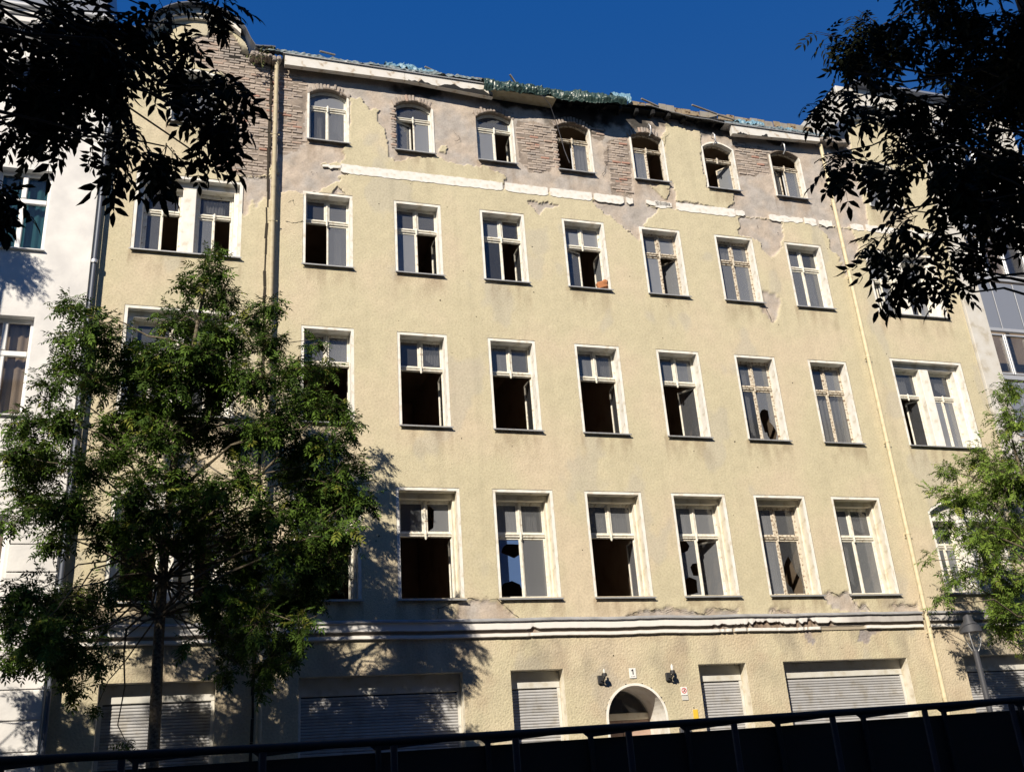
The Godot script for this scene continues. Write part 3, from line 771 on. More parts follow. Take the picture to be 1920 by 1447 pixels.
func shutter(b: Node3D, x0: float, x1: float, top: float, slat_mesh_w: float) -> void:
	# a rolled-down shutter in a plain recess: slats, guide rails, cover box
	var s := group_node(b, "roller_shutter", Vector3((x0 + x1) * 0.5 - BX, 0, 0))
	var w := x1 - x0
	var t := top + E
	var d := 0.30
	var m := Mb.new()
	for k in [-1.0, 1.0]: m.box(Vector3(k * (w * 0.5 + 0.02), t * 0.5, -d * 0.5 - 0.03), Vector3(0.04, t, d + 0.04), 0.0)
	m.box(Vector3(0, t + 0.02, -d * 0.5 - 0.03), Vector3(w, 0.04, d + 0.04), 0.0)
	part(s, "reveal", m.done(), M.reveal_cream)
	m = Mb.new()
	m.box(Vector3(0, t - 0.17, -d), Vector3(w - 0.004, 0.338, 0.06), 0.01)
	part(s, "shutter_box", m.done(), M.shutter_box)
	for k in [-1.0, 1.0]:
		m = Mb.new()
		m.box(Vector3(k * (w * 0.5 - 0.035), (t - 0.342) * 0.5, -d + 0.005), Vector3(0.064, t - 0.342, 0.06), 0.006)
		part(s, "guide_rail", m.done(), M.shutter_box)
	# one bowed slat, shared by all
	var sm := Mb.new()
	var sw := w - 0.13
	var pitch := 0.056
	var prof := [[0.0, 0.0], [0.003, 0.008], [0.016, 0.013], [0.030, 0.012], [0.044, 0.007], [0.0515, 0.0], [0.0525, -0.006]]
	var pts := PackedVector3Array()
	for q in prof:
		for i in 2: pts.append(Vector3((i - 0.5) * sw, q[0], q[1]))
	sm.grid(2, prof.size(), pts, PackedColorArray())
	var mesh := sm.done()
	var y := 0.02
	while y < t - 0.345 - pitch:
		part(s, "slat", mesh, M.shutters[rng.randi() % 4], Vector3(0, y, -d - 0.006 + rng.randf_range(-0.0012, 0.0012)))
		y += pitch
	m = Mb.new()
	m.box(Vector3(0, t * 0.5, -d - 0.035), Vector3(w, t, 0.02), 0.0)
	part(s, "backing", m.done(), M.dark_back)

func door(b: Node3D) -> void:
	var cx := 8.845
	var r := 0.69
	var spring := 1.51 + E
	var tr := spring + 0.17
	var d := group_node(b, "house_door", Vector3(cx - BX, 0, 0))
	var ring := PackedVector2Array()
	var ri := r - 0.05
	var N := 24
	ring.append(Vector2(-r, 0))
	for i in N + 1:
		var a := PI - PI * i / N
		ring.append(Vector2(cos(a) * r, spring + sin(a) * r))
	ring.append(Vector2(r, 0)); ring.append(Vector2(ri, 0))
	for i in N + 1:
		var a := PI * i / N
		ring.append(Vector2(cos(a) * ri, spring + sin(a) * ri))
	ring.append(Vector2(-ri, 0))
	var m := Mb.new()
	m.prism(ring, -0.06, 0.012)
	part(d, "arch_trim", m.done(), M.reveal)
	m = Mb.new()
	m.prism(ring, -0.95, -0.06)
	part(d, "reveal", m.done(), M.reveal)
	m = Mb.new()
	m.box(Vector3(0, tr - 0.07, -0.86), Vector3(2 * ri - 0.02, 0.14, 0.10), 0.015)
	part(d, "transom", m.done(), M.reveal_cream)
	for s in [-1.0, 1.0]:
		m = Mb.new()
		m.box(Vector3(s * ri * 0.5, (tr - 0.145) * 0.5, -0.86), Vector3(ri - 0.01, tr - 0.145, 0.05), 0.006)
		for k in 3:
			var h := 0.62
			m.box(Vector3(s * ri * 0.5, 0.5 + k * 0.82, -0.832), Vector3(ri - 0.2, h, 0.018), 0.012)
		part(d, "leaf", m.done(), M.door)
	m = Mb.new()
	m.box(Vector3(0.035, 1.05, -0.80), Vector3(0.02, 0.14, 0.03), 0.005)
	m.box(Vector3(0.085, 1.10, -0.785), Vector3(0.12, 0.022, 0.02), 0.005)
	part(d, "handle", m.done(), M.alu)
	var half := PackedVector2Array()
	for i in N + 1:
		var a := PI * i / N
		half.append(Vector2(cos(a) * ri, maxf(spring + sin(a) * ri, tr)))
	m = Mb.new()
	m.prism(half, -0.874, -0.868)
	part(d, "fanlight", m.done(), M.clear)
	m = Mb.new()
	m.box(Vector3(0, 1.6, -2.4), Vector3(1.4, 3.4, 0.05))
	for s in [-1.0, 1.0]: m.box(Vector3(s * 0.72, 1.6, -1.65), Vector3(0.04, 3.4, 1.45))
	m.box(Vector3(0, 3.42, -1.65), Vector3(1.4, 0.04, 1.45))
	part(d, "hallway", m.done(), M.room)

func cornice(b: Node3D, x0: float, x1: float) -> void:
	# the string course over the ground floor: zinc cover, fascia, throat and a small lower moulding, broken away in places
	var nx := int((x1 - x0) / 0.03) + 1
	var rows := []
	for j in 11: rows.append(PackedVector3Array())
	var cols := []
	for j in 11: cols.append(PackedColorArray())
	for i in nx:
		var x := x0 + (x1 - x0) * i / (nx - 1.0)
		var wob := n1.get_noise_2d(x * 0.5, 3.0) * 0.018 + n2.get_noise_2d(x * 4.0, 8.0) * 0.004
		var dmg := smoothstep(10.6, 11.3, x) * (1.0 - smoothstep(13.7, 13.95, x)) + 0.5 * smoothstep(6.5, 6.62, x) * (1.0 - smoothstep(6.72, 6.85, x))
		var bite := clampf(0.40 + 1.5 * n1.get_noise_2d(x * 1.5, 20.0) + 0.8 * n2.get_noise_2d(x * 9.0, 21.0), 0.0, 1.0) * dmg
		var gone := smoothstep(13.52, 13.58, x) * (1.0 - smoothstep(14.72, 14.78, x))
		gone = maxf(gone, clampf(n2.get_noise_2d(x * 5.0, 33.0) * 4.0 - 0.9, 0.0, 1.0) * dmg)
		var fl := 3.345 + 0.10 * bite
		var lz := lerpf(0.070, 0.012, gone)
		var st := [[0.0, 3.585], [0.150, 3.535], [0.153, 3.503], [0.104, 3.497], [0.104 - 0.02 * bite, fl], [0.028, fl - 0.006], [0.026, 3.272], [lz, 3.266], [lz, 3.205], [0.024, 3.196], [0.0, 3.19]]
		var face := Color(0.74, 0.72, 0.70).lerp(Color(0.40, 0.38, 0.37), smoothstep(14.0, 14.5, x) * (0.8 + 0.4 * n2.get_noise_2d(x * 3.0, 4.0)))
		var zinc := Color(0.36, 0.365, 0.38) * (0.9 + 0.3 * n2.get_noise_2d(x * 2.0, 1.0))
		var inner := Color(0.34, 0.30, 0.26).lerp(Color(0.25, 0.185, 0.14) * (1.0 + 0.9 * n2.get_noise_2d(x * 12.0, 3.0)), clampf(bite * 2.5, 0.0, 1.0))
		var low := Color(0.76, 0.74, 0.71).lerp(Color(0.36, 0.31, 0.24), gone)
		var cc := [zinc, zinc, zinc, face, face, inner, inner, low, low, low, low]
		for j in 11:
			var c: Color = cc[j]
			c.a = 1.0
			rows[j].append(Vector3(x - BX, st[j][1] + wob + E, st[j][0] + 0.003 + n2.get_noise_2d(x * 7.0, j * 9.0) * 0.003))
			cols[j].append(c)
	var m := Mb.new()
	for j in 10:
		# each face of the profile has edges of its own
		var face_cols: PackedColorArray = cols[j + 1].duplicate() if j in [2, 3, 5] else cols[j].duplicate()
		face_cols.append_array(face_cols.duplicate())
		var pts: PackedVector3Array = rows[j + 1].duplicate()
		pts.append_array(rows[j])
		m.grid(nx, 2, pts, face_cols)
	for e in [0, nx - 1]:
		m.col = Color(0.6, 0.58, 0.55)
		for j in range(1, 10): m.fan([rows[0][e], rows[j][e], rows[j + 1][e]], rows[5][nx / 2])
	part(b, "cornice", m.done(), M.plain)

func crack_and_edge_shade(b: Node3D, a: Array, w := 0.014) -> void:
	var p := poly(a)
	var m := Mb.new()
	var path := PackedVector2Array()
	for i in p.size() - 1:
		var k := maxi(2, int(p[i].distance_to(p[i + 1]) / 0.05))
		for j in k: path.append(p[i].lerp(p[i + 1], float(j) / k) + Vector2(rng.randf_range(-0.02, 0.02), rng.randf_range(-0.02, 0.02)))
	path.append(p[p.size() - 1])
	for i in path.size() - 1:
		var d := (path[i + 1] - path[i]).normalized()
		var nn := Vector2(-d.y, d.x)
		var w0 := w * rng.randf_range(0.25, 1.0) * 0.5
		var a0 := path[i] - nn * w0
		var a1 := path[i] + nn * w0
		var b0 := path[i + 1] - nn * w0
		var b1 := path[i + 1] + nn * w0
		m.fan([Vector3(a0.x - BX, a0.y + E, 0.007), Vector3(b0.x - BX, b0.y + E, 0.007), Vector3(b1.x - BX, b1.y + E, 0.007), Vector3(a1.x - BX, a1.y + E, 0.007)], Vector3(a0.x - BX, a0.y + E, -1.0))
	part(b, "crack_and_edge_shade", m.done(), M.crack_and_edge_shade)

func bricks(b: Node3D) -> void:
	var variants := []
	for k in 6:
		var bm := Mb.new()
		bm.box(Vector3.ZERO, Vector3(rng.randf_range(0.215, 0.24), rng.randf_range(0.056, 0.064), 0.07), rng.randf_range(0.006, 0.012))
		for i in bm.v.size():
			var q := bm.v[i]
			bm.v[i] = q + Vector3(n2.get_noise_3d(q.x * 9 + k, q.y * 9, q.z * 9), n2.get_noise_3d(q.x * 9, q.y * 9 + k, q.z * 9 + 5), n2.get_noise_3d(q.x * 9 + 7, q.y * 9, q.z * 9 + k)) * 0.012
		variants.append(bm.done())
	var spots := []
	var row := 0
	var y := 13.2
	while y < 18.1:
		var x := -1.6 + (0.125 if row % 2 else 0.0)
		while x < 18.0:
			wall_at(x, y)
			var ok := w_l == 2
			if ok:
				wall_at(x - 0.08, y); ok = w_l == 2
			if ok and y < gable_top(x) - 0.12:
				for o in openings:
					if x + 0.115 > o[0] and x - 0.115 < o[1] and y > o[2] - 0.03 and y < top_of(o, x) + 0.05: ok = false
				if ok and rng.randf() > 0.07:
					wall_at(x, y)
					var dark := w_c.get_luminance() / 0.18
					spots.append([Vector3(x, y, 0).distance_to(Vector3(0, 0, 20)), x, y, rng.randi() % 6, dark])
			x += 0.25
		y += 0.0755
		row += 1
	spots.sort_custom(func(p, q): return p[0] < q[0])
	var rest := Mb.new()
	for i in spots.size():
		var s: Array = spots[i]
		var k := rng.randf()
		var c := 0 if k < 0.28 else 1 if k < 0.50 else 2 if k < 0.66 else 6 if k < 0.80 else 3 if k < 0.89 else 5 if k < 0.965 else 4
		if s[4] < 0.55: c = 5
		var at := Vector3(s[1] - BX + rng.randf_range(-0.006, 0.006), s[2] + E + rng.randf_range(-0.004, 0.004), -0.055 + rng.randf_range(-0.016, 0.010))
		var tilt := Vector3(rng.randf_range(-0.06, 0.06), rng.randf_range(-0.05, 0.05), rng.randf_range(-0.02, 0.02))
		if i < 215:
			var o := part(b, "brick", variants[s[3]], M.bricks[c], at)
			o.rotation = tilt
		else:
			var cc: Color = M.bricks[c].albedo_color.srgb_to_linear()
			rest.col = cc
			rest.box(at, Vector3(0.228, 0.060, 0.068), 0.009, Basis.from_euler(tilt))
	if rest.v.size():
		kind(part(b, "brickwork", rest.done(), M.brick_rest), "stuff")

func board(m: Mb, a: Vector3, b2: Vector3, ya: float, yb: float, depth: float, bev := 0.012) -> void:
	# a board whose front runs from a to b2 (bottom edge); ya, yb its heights at the ends
	var p := [a, b2, b2 + Vector3(0, yb, 0), a + Vector3(0, ya, 0)]
	var back := Vector3(0, 0, -depth)
	var mid: Vector3 = (p[0] + p[2]) * 0.5 + back * 0.5
	m.fan(p, mid)
	m.fan([p[0] + back, p[1] + back, p[2] + back, p[3] + back], mid)
	for i in 4: m.fan([p[i], p[(i + 1) % 4], p[(i + 1) % 4] + back, p[i] + back], mid)

func crumpled(x0: float, x1: float, rows: Array, amp: float, f: float, seed_: float, nx: int, nper := 5) -> Mb:
	# a sheet laid over the stations rows = [[z, y], ...], wrinkled; the first station is the lowest
	var ny := (rows.size() - 1) * nper + 1
	var pts := PackedVector3Array()
	for j in ny:
		var k := mini(j / nper, rows.size() - 2)
		var t := float(j - k * nper) / nper
		for i in nx:
			var x := x0 + (x1 - x0) * i / (nx - 1.0)
			var z := lerpf(rows[k][0], rows[k + 1][0], t)
			var y := lerpf(rows[k][1], rows[k + 1][1], t)
			var v := float(j) / (ny - 1.0)
			var w := n1.get_noise_2d(x * f + 1.3 * v, v * 1.6 + seed_)
			var w2 := n2.get_noise_2d(x * f * 2.7 - 2.0 * v, v * 2.5 + seed_)
			var w3 := n2.get_noise_2d(x * f * 7.0 + 3.0 * v, v * 5.0 + seed_)
			var d := (w + 0.55 * w2 + 0.25 * w3) * amp
			pts.append(Vector3(x + w2 * amp * 0.4 - BX, y + E + d * 0.8 + n3.get_noise_2d(x * 0.7, seed_) * amp * 0.8, z + d))
	var m := Mb.new()
	m.grid(nx, ny, pts, PackedColorArray())
	return m

func roof(b: Node3D) -> void:
	var Y := func(y: float) -> float: return y + E
	var m := Mb.new()
	# boxed eaves, in three lengths, the middle one gone
	for f in [[1.43, 16.81, 0.30, 4.36, 16.85, 0.235], [4.367, 16.85, 0.235, 6.64, 16.71, 0.35], [13.49, 16.61, 0.29, 16.30, 16.76, 0.15]]:
		m = Mb.new()
		board(m, Vector3(f[0] - BX, Y.call(f[1]), 0.26), Vector3(f[3] - BX, Y.call(f[4]), 0.26), f[2], f[5], 0.13)
		part(b, "eaves_board", m.done(), M.fascia)
	m = Mb.new()
	m.box(Vector3(7.45 - BX, Y.call(16.86), 0.20), Vector3(1.75, 0.05, 0.40), 0.008, Basis(Vector3.BACK, -0.02))
	m.box(Vector3(4.0 - BX, Y.call(16.99), 0.07), Vector3(5.0, 0.04, 0.13), 0.0)
	part(b, "soffit", m.done(), M.soffit)
	m = Mb.new()
	m.box(Vector3(11.0 - BX, Y.call(17.08), -0.12), Vector3(5.4, 0.05, 0.6), 0.0)
	part(b, "soffit", m.done(), M.char)
	# charred rafter ends
	for k in 11:
		m = Mb.new()
		var x := 8.35 + k * 0.47
		m.box(Vector3(x - BX, Y.call(17.02 + rng.randf_range(-0.03, 0.02)), 0.02), Vector3(0.10, 0.14, rng.randf_range(0.34, 0.46)), 0.02, Basis.from_euler(Vector3(rng.randf_range(-0.1, 0.25), rng.randf_range(-0.15, 0.15), rng.randf_range(-0.1, 0.1))))
		part(b, "rafter", m.done(), M.char)
	# scorched lower edges of the boards
	for q in [[4.45, 16.848, 6.63, 16.712, 0.17], [13.5, 16.612, 14.6, 16.665, 0.10]]:
		var pl := PackedVector2Array([Vector2(q[0] - BX, Y.call(q[1])), Vector2(q[2] - BX, Y.call(q[3]))])
		var k := 26
		for i in k + 1:
			var f := 1.0 - float(i) / k
			var h: float = q[4] * clampf(0.30 + 1.4 * n1.get_noise_1d(f * 3.0 + q[0]) + 0.5 * n2.get_noise_1d(f * 16.0), 0.03, 1.0)
			pl.append(Vector2(lerpf(q[0], q[2], f) - BX, Y.call(lerpf(q[1], q[3], f) + h)))
		m = Mb.new()
		m.prism(pl, 0.255, 0.263)
		part(b, "scorched_edge", m.done(), M.char)
	# zinc lips that stick out of the eaves box at the front
	m = Mb.new()
	board(m, Vector3(1.38 - BX, Y.call(17.112), 0.30), Vector3(6.6 - BX, Y.call(17.065), 0.30), 0.022, 0.022, 0.4)
	part(b, "drip_edge", m.done(), M.zinc)
	m = Mb.new()
	board(m, Vector3(13.3 - BX, Y.call(16.905), 0.30), Vector3(16.35 - BX, Y.call(16.915), 0.30), 0.022, 0.022, 0.4)
	part(b, "drip_edge", m.done(), M.zinc)
	# the bent dark roofing sheet over the burnt middle
	m = Mb.new()
	var pts := PackedVector3Array()
	for j in 5:
		for i in 40:
			var x := 10.12 + 3.32 * i / 39.0
			var t := j / 4.0
			var front := 17.10 - 0.20 * smoothstep(11.0, 13.4, x) + 0.03 * sin(x * 3.0)
			pts.append(Vector3(x - BX, Y.call(lerpf(front, 17.35, t) + n1.get_noise_2d(x * 2.0, t * 2.0) * 0.03), lerpf(0.26, -0.45, t)))
	m.grid(40, 5, pts, PackedColorArray())
	for i in m.v.size(): pts.append(m.v[i] + Vector3(0, -0.03, 0))
	part(b, "roofing_sheet", m.done(), M.felt)
	m = Mb.new()
	var lip := []
	var rad := []
	for i in 24:
		var x := 10.7 + 2.74 * i / 23.0
		lip.append(Vector3(x - BX, Y.call(17.11 - 0.20 * smoothstep(11.0, 13.4, x) + 0.03 * sin(x * 3.0)), 0.27 + 0.012 * sin(x * 7.0)))
		rad.append(0.012)
	m.tube(lip, rad, 5)
	part(b, "drip_edge", m.done(), M.zinc)
	# upstand of old planks behind the eaves
	var x2 := 4.55
	while x2 < 16.3:
		var w := rng.randf_range(0.19, 0.30)
		var h := 0.50 + 0.07 * n1.get_noise_1d(x2 * 0.6) + rng.randf_range(-0.025, 0.025)
		m = Mb.new()
		m.box(Vector3(x2 + w * 0.5 - BX, Y.call(17.0 + h * 0.5), -0.08 + rng.randf_range(-0.02, 0.02)), Vector3(w - 0.012, h, 0.03), 0.004, Basis(Vector3.BACK, rng.randf_range(-0.025, 0.025)))
		part(b, "plank", m.done(), M.plank if rng.randf() < 0.55 else M.plank_grey)
		x2 += w
	# a few loose laths
	for q in [[7.25, 17.38, 0.22, 0.34, -0.75], [12.9, 17.42, 0.1, 1.1, 0.05], [13.6, 17.30, 0.05, 0.9, 0.10], [5.3, 17.45, 0.0, 0.8, -0.06], [2.45, 17.34, 0.25, 0.4, 0.12], [11.6, 17.46, -0.1, 1.4, -0.03]]:
		m = Mb.new()
		m.box(Vector3(q[0] - BX, Y.call(q[1]), q[2]), Vector3(q[3], 0.035, 0.05), 0.004, Basis.from_euler(Vector3(0.2, 0.3, q[4])))
		part(b, "lath", m.done(), M.plank_grey)
	# roof deck behind
	m = Mb.new()
	m.fan([Vector3(1.3 - BX, Y.call(17.05), -0.12), Vector3(16.4 - BX, Y.call(17.05), -0.12), Vector3(16.4 - BX, Y.call(18.7), -6.0), Vector3(1.3 - BX, Y.call(18.7), -6.0)], Vector3(0, 10, -3))
	m.fan([Vector3(XL - BX, Y.call(17.05), -0.12), Vector3(1.3 - BX, Y.call(17.05), -0.12), Vector3(1.3 - BX, Y.call(18.7), -6.0), Vector3(XL - BX, Y.call(18.7), -6.0)], Vector3(0, 10, -3))
	m.fan([Vector3(16.4 - BX, Y.call(17.05), -0.12), Vector3(XR - BX, Y.call(17.05), -0.12), Vector3(XR - BX, Y.call(18.7), -6.0), Vector3(16.4 - BX, Y.call(18.7), -6.0)], Vector3(0, 10, -3))
	part(b, "roof", m.done(), M.felt)
	# the two curved gables: sheet-metal rim over a white moulding
	for cx in [-0.55, 18.29]:
		var left: bool = cx < 5.0
		var rim := Mb.new()
		var mo := Mb.new()
		var N := 30
		var prev := Vector2.ZERO
		for i in N + 1:
			var x: float = cx - 1.75 + 3.5 * i / N
			var t: float = (x - cx) / 1.2
			var y := 17.20
			if absf(t) < 1.0: y = maxf(y, 17.12 + 1.10 * sqrt(1.0 - t * t))
			if left and x > 0.62: y -= 0.02 * sin((x - 0.6) * 9.0)
			var q := Vector2(x, y)
			if i > 0:
				for band in [[rim, 0.0, 0.035, -0.35, 0.34], [mo, -0.17, -0.004, -0.12, 0.16], [mo, -0.25, -0.174, -0.12, 0.09]]:
					var mm: Mb = band[0]
					if mm == mo and left and (x > 0.42 or x < -1.75 + 0.2): continue
					if mm == mo and left and band[1] < -0.2 and x > 0.05: continue
					var ctr := Vector3((prev.x + q.x) * 0.5 - BX, Y.call((prev.y + q.y) * 0.5 + (band[1] + band[2]) * 0.5), (band[3] + band[4]) * 0.5)
					var pa := Vector3(prev.x - BX, Y.call(prev.y), 0)
					var pb := Vector3(q.x - BX, Y.call(q.y), 0)
					var lo := Vector3(0, band[1], 0)
					var hi := Vector3(0, band[2], 0)
					var f := Vector3(0, 0, band[4])
					var k := Vector3(0, 0, band[3])
					mm.fan([pa + lo + f, pb + lo + f, pb + hi + f, pa + hi + f], ctr)
					mm.fan([pa + lo + f, pb + lo + f, pb + lo + k, pa + lo + k], ctr)
					mm.fan([pa + hi + f, pb + hi + f, pb + hi + k, pa + hi + k], ctr)
					mm.fan([pb + lo + f, pb + hi + f, pb + hi + k, pb + lo + k], ctr)
					mm.fan([pa + lo + f, pa + hi + f, pa + hi + k, pa + lo + k], ctr)
			prev = q
		part(b, "gable_rim", rim.done(), M.grey_pipe)
		part(b, "gable_moulding", mo.done(), M.band)
	# stub of the old cornice beside each gable
	for q in [[0.98, 17.02, 0.62], [16.85, 16.90, 0.9]]:
		m = Mb.new()
		for k in 7:
			m.box(Vector3(q[0] + (k - 3) * q[2] / 6.0 - BX, Y.call(q[1] + rng.randf_range(-0.03, 0.03)), 0.12), Vector3(q[2] / 5.5, rng.randf_range(0.10, 0.20), rng.randf_range(0.2, 0.36)), 0.03, Basis.from_euler(Vector3(rng.randf_range(-0.2, 0.2), rng.randf_range(-0.2, 0.2), rng.randf_range(-0.15, 0.15))))
		part(b, "cornice_stub", m.done(), M.bricks[5])

func downpipe(b: Node3D, x: float, top: float, m: Material, z := 0.085, r := 0.052) -> void:
	var p := group_node(b, "downpipe", Vector3(x - BX, 0, z))
	var t := Mb.new()
	t.tube([Vector3(0, 0, 0), Vector3(0, top + E, 0)], [r, r], 14)
	part(p, "tube", t.done(), m)
	var y := 1.9
	while y < top + E:
		t = Mb.new()
		t.tube([Vector3(0, y, 0), Vector3(0, y + 0.05, 0)], [r + 0.006, r + 0.006], 14)
		t.box(Vector3(0, y + 0.025, -z * 0.5 - 0.02), Vector3(0.03, 0.03, z), 0.0)
		for s in [-1.0, 1.0]: t.box(Vector3(s * (r + 0.03), y + 0.025, 0.0), Vector3(0.05, 0.026, 0.012), 0.003)
		part(p, "clamp", t.done(), m)
		t = Mb.new()
		t.tube([Vector3(0, y + 0.9, 0), Vector3(0, y + 1.0, 0)], [r + 0.004, r + 0.004], 14)
		part(p, "joint", t.done(), m)
		y += 2.35

func derelict() -> void:
	M.rough = textured(mat(lin(0.24, 0.20, 0.17), 0.95), M.bricks[0].albedo_texture, 1.7)
	M.crack_and_edge_shade = mat(lin(0.035, 0.028, 0.02), 0.95)
	M.brick_rest = textured(mat(Color(1, 1, 1), 0.95), M.bricks[0].albedo_texture, 1.7)
	M.brick_rest.vertex_color_use_as_albedo = true
	var b := group_node(self, "derelict_building", Vector3(BX, 0, 0))
	tag(b, "derelict yellow apartment house with peeling top storey, broken windows and burnt eaves", "building")
	make_patches()
	# openings of the facade
	for x in XC:
		openings.append([x - 0.501, x + 0.501, 14.93, 16.47, 0.21])
		openings.append([x - 0.5695, x + 0.5695, 11.53, 13.452, 0.0])
		openings.append([x - 0.575, x + 0.575, 7.76, 9.986, 0.0])
		openings.append([x - 0.69, x + 0.69, 4.01, 6.356, 0.0])
	for x in [-0.55, 18.29]:
		openings.append([x - 0.58, x + 0.58, 14.97, 16.52, 0.16])
		openings.append([x - 1.14, x + 1.14, 11.54, 13.50, 0.0])
		openings.append([x - 1.14, x + 1.14, 7.77, 10.19, 0.0])
		openings.append([x - 1.06, x + 1.06, 4.02, 6.40, 0.36])
	var shops := [[-1.55, 0.47], [1.98, 5.19], [6.18, 7.31], [10.385, 11.53], [12.455, 15.70], [17.27, 19.35]]
	for s in shops: openings.append([s[0], s[1], -1.25, 2.54, 0.0])
	openings.append([8.845 - 0.69, 8.845 + 0.69, -1.25, 2.20, 0.69])
	wall_sheet(b, XL, XR, -1.2, 3.3, 0.05, M.wall_rough)
	wall_sheet(b, XL, XR, 3.3, 13.2, 0.05, M.wall)
	wall_sheet(b, XL, XR, 13.2, 18.2, 0.023, M.wall)
	# rooms behind: floors, back wall, partitions
	for y in [-0.75, 2.95, 7.0, 10.75, 14.25, 17.0]:
		var m := Mb.new()
		m.box(Vector3((XL + XR) * 0.5 - BX, y + E, -3.3), Vector3(XR - XL - 0.02, 0.22, 5.48))
		part(b, "floor_slab", m.done(), M.room)
	var bw := Mb.new()
	bw.box(Vector3((XL + XR) * 0.5 - BX, 9.4, -5.9), Vector3(XR - XL - 0.02, 18.8, 0.2))
	part(b, "rear_wall", bw.done(), M.room)
	for x in [XL + 0.15, 1.3, 3.56, 5.67, 7.79, 9.91, 12.03, 14.15, 16.4, XR - 0.15]:
		var pw := Mb.new()
		pw.box(Vector3(x - BX, 9.05, -3.05), Vector3(0.14, 18.1, 5.4))
		part(b, "partition_wall", pw.done(), M.room)
	# windows, storey by storey
	var s4 := ["g-gg", "g-sg", "g-go", "x-xc", "x-cx", "x-vw", "x-sc"]
	var s3 := ["ggxg", "gggo", "gggo", "ggso", "ggcw", "cggg", "gggg"]
	var s2 := ["ggvo", "ggvo", "ggxo", "ggoo", "ggxw", "gggb", "ggcc"]
	var s1 := ["ggxo", "gpxo", "ggqg", "ggxo", "gghw", "gggb", "gggg"]
	for i in 7:
		window_unit(b, XC[i], 14.93, 0.501, 1.54, 0.19, s4[i], 0.655, {"rise": 0.21, "tw": 0.05, "worn": i >= 3, "noleft": i in [1, 2, 3], "tt": -1.0 if i == 5 else 0.0})
		window_unit(b, XC[i], 11.53, 0.5695, 1.922, 0.255, s3[i], 0.655, {"worn": i in [4, 5]})
		window_unit(b, XC[i], 7.76, 0.575, 2.226, 0.29, s2[i], 0.655, {"worn": i in [5, 6]})
		window_unit(b, XC[i], 4.01, 0.69, 2.346, 0.42, s1[i], 0.645, {"step": 0.05, "worn": i in [5]})
	for x in [-0.55, 18.29]:
		var left: bool = x < 5.0
		window_unit(b, x, 14.97, 0.58, 1.55, 0.22, "g-gg" if left else "g-cc", 0.655, {"rise": 0.16})
		double_window(b, x, 11.54, 1.14, 1.96, "g-go" if left else "g-sc", "g-go" if left else "g-gg", 0.66)
		double_window(b, x, 7.77, 1.14, 2.42, "g-gg" if left else "g-ow", "g-go" if left else "g-gc", 0.66)
		double_window(b, x, 4.02, 1.06, 2.38, "g-xo" if left else "g-gg", "g-go" if left else "g-cg", 0.66, 0.36)
	for s in shops: shutter(b, s[0], s[1], 2.54, 0.0)
	door(b)
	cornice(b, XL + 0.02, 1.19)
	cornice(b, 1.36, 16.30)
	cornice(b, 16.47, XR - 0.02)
	downpipe(b, 1.255, 16.95, M.pipe_old, 0.14)
	downpipe(b, 16.40, 16.75, M.pipe, 0.12)
	# open joint beside the left pipe
	for k in 40:
		var j := Mb.new()
		var yy := 0.6 + k * 0.41
		if yy > 2.8 and yy < 3.8: continue
		j.box(Vector3(1.135 - BX + rng.randf_range(-0.012, 0.012), yy + E + 0.2, 0.002), Vector3(rng.randf_range(0.03, 0.075), 0.405, 0.012), 0.004, Basis(Vector3.BACK, rng.randf_range(-0.05, 0.05)))
		part(b, "joint_strip", j.done(), M.crack_and_edge_shade)
	# white plaster band between the two top storeys, in broken lengths
	for s in [[2.37, 2.82, 0.05], [2.80, 6.80, 0.2], [6.87, 7.99, 0.2], [8.05, 9.18, 0.2], [9.24, 10.06, 0.19], [10.14, 10.32, 0.16], [10.70, 11.38, 0.07], [10.95, 11.42, 0.14], [11.56, 13.28, 0.2], [13.30, 13.58, 0.1], [14.33, 15.36, 0.13], [15.42, 15.78, 0.17], [15.88, 16.29, 0.16], [16.9, 17.3, 0.14], [17.4, 19.9, 0.17]]:
		var m := Mb.new()
		var pl := PackedVector2Array()
		var k := maxi(3, int((s[1] - s[0]) / 0.06))
		var up: float = 14.18 if s[2] < 0.12 else 14.155
		for i in k + 1:
			var x: float = lerpf(s[0], s[1], float(i) / k)
			var ends: float = minf(1.0, minf(i, k - i) / 1.5)
			pl.append(Vector2(x - BX, up + E - s[2] * 0.5 * (0.55 + 0.45 * ends) + (rng.randf_range(-0.014, 0.014) if s[2] > 0.18 else rng.randf_range(-0.03, 0.03))))
		for i in k + 1:
			var x: float = lerpf(s[1], s[0], float(i) / k)
			pl.append(Vector2(x - BX, up + 0.05 + E + s[2] * 0.5 + (rng.randf_range(-0.010, 0.010) if s[2] > 0.18 else rng.randf_range(-0.03, 0.02))))
		m.prism(pl, -0.02, 0.013)
		part(b, "band", m.done(), M.band)
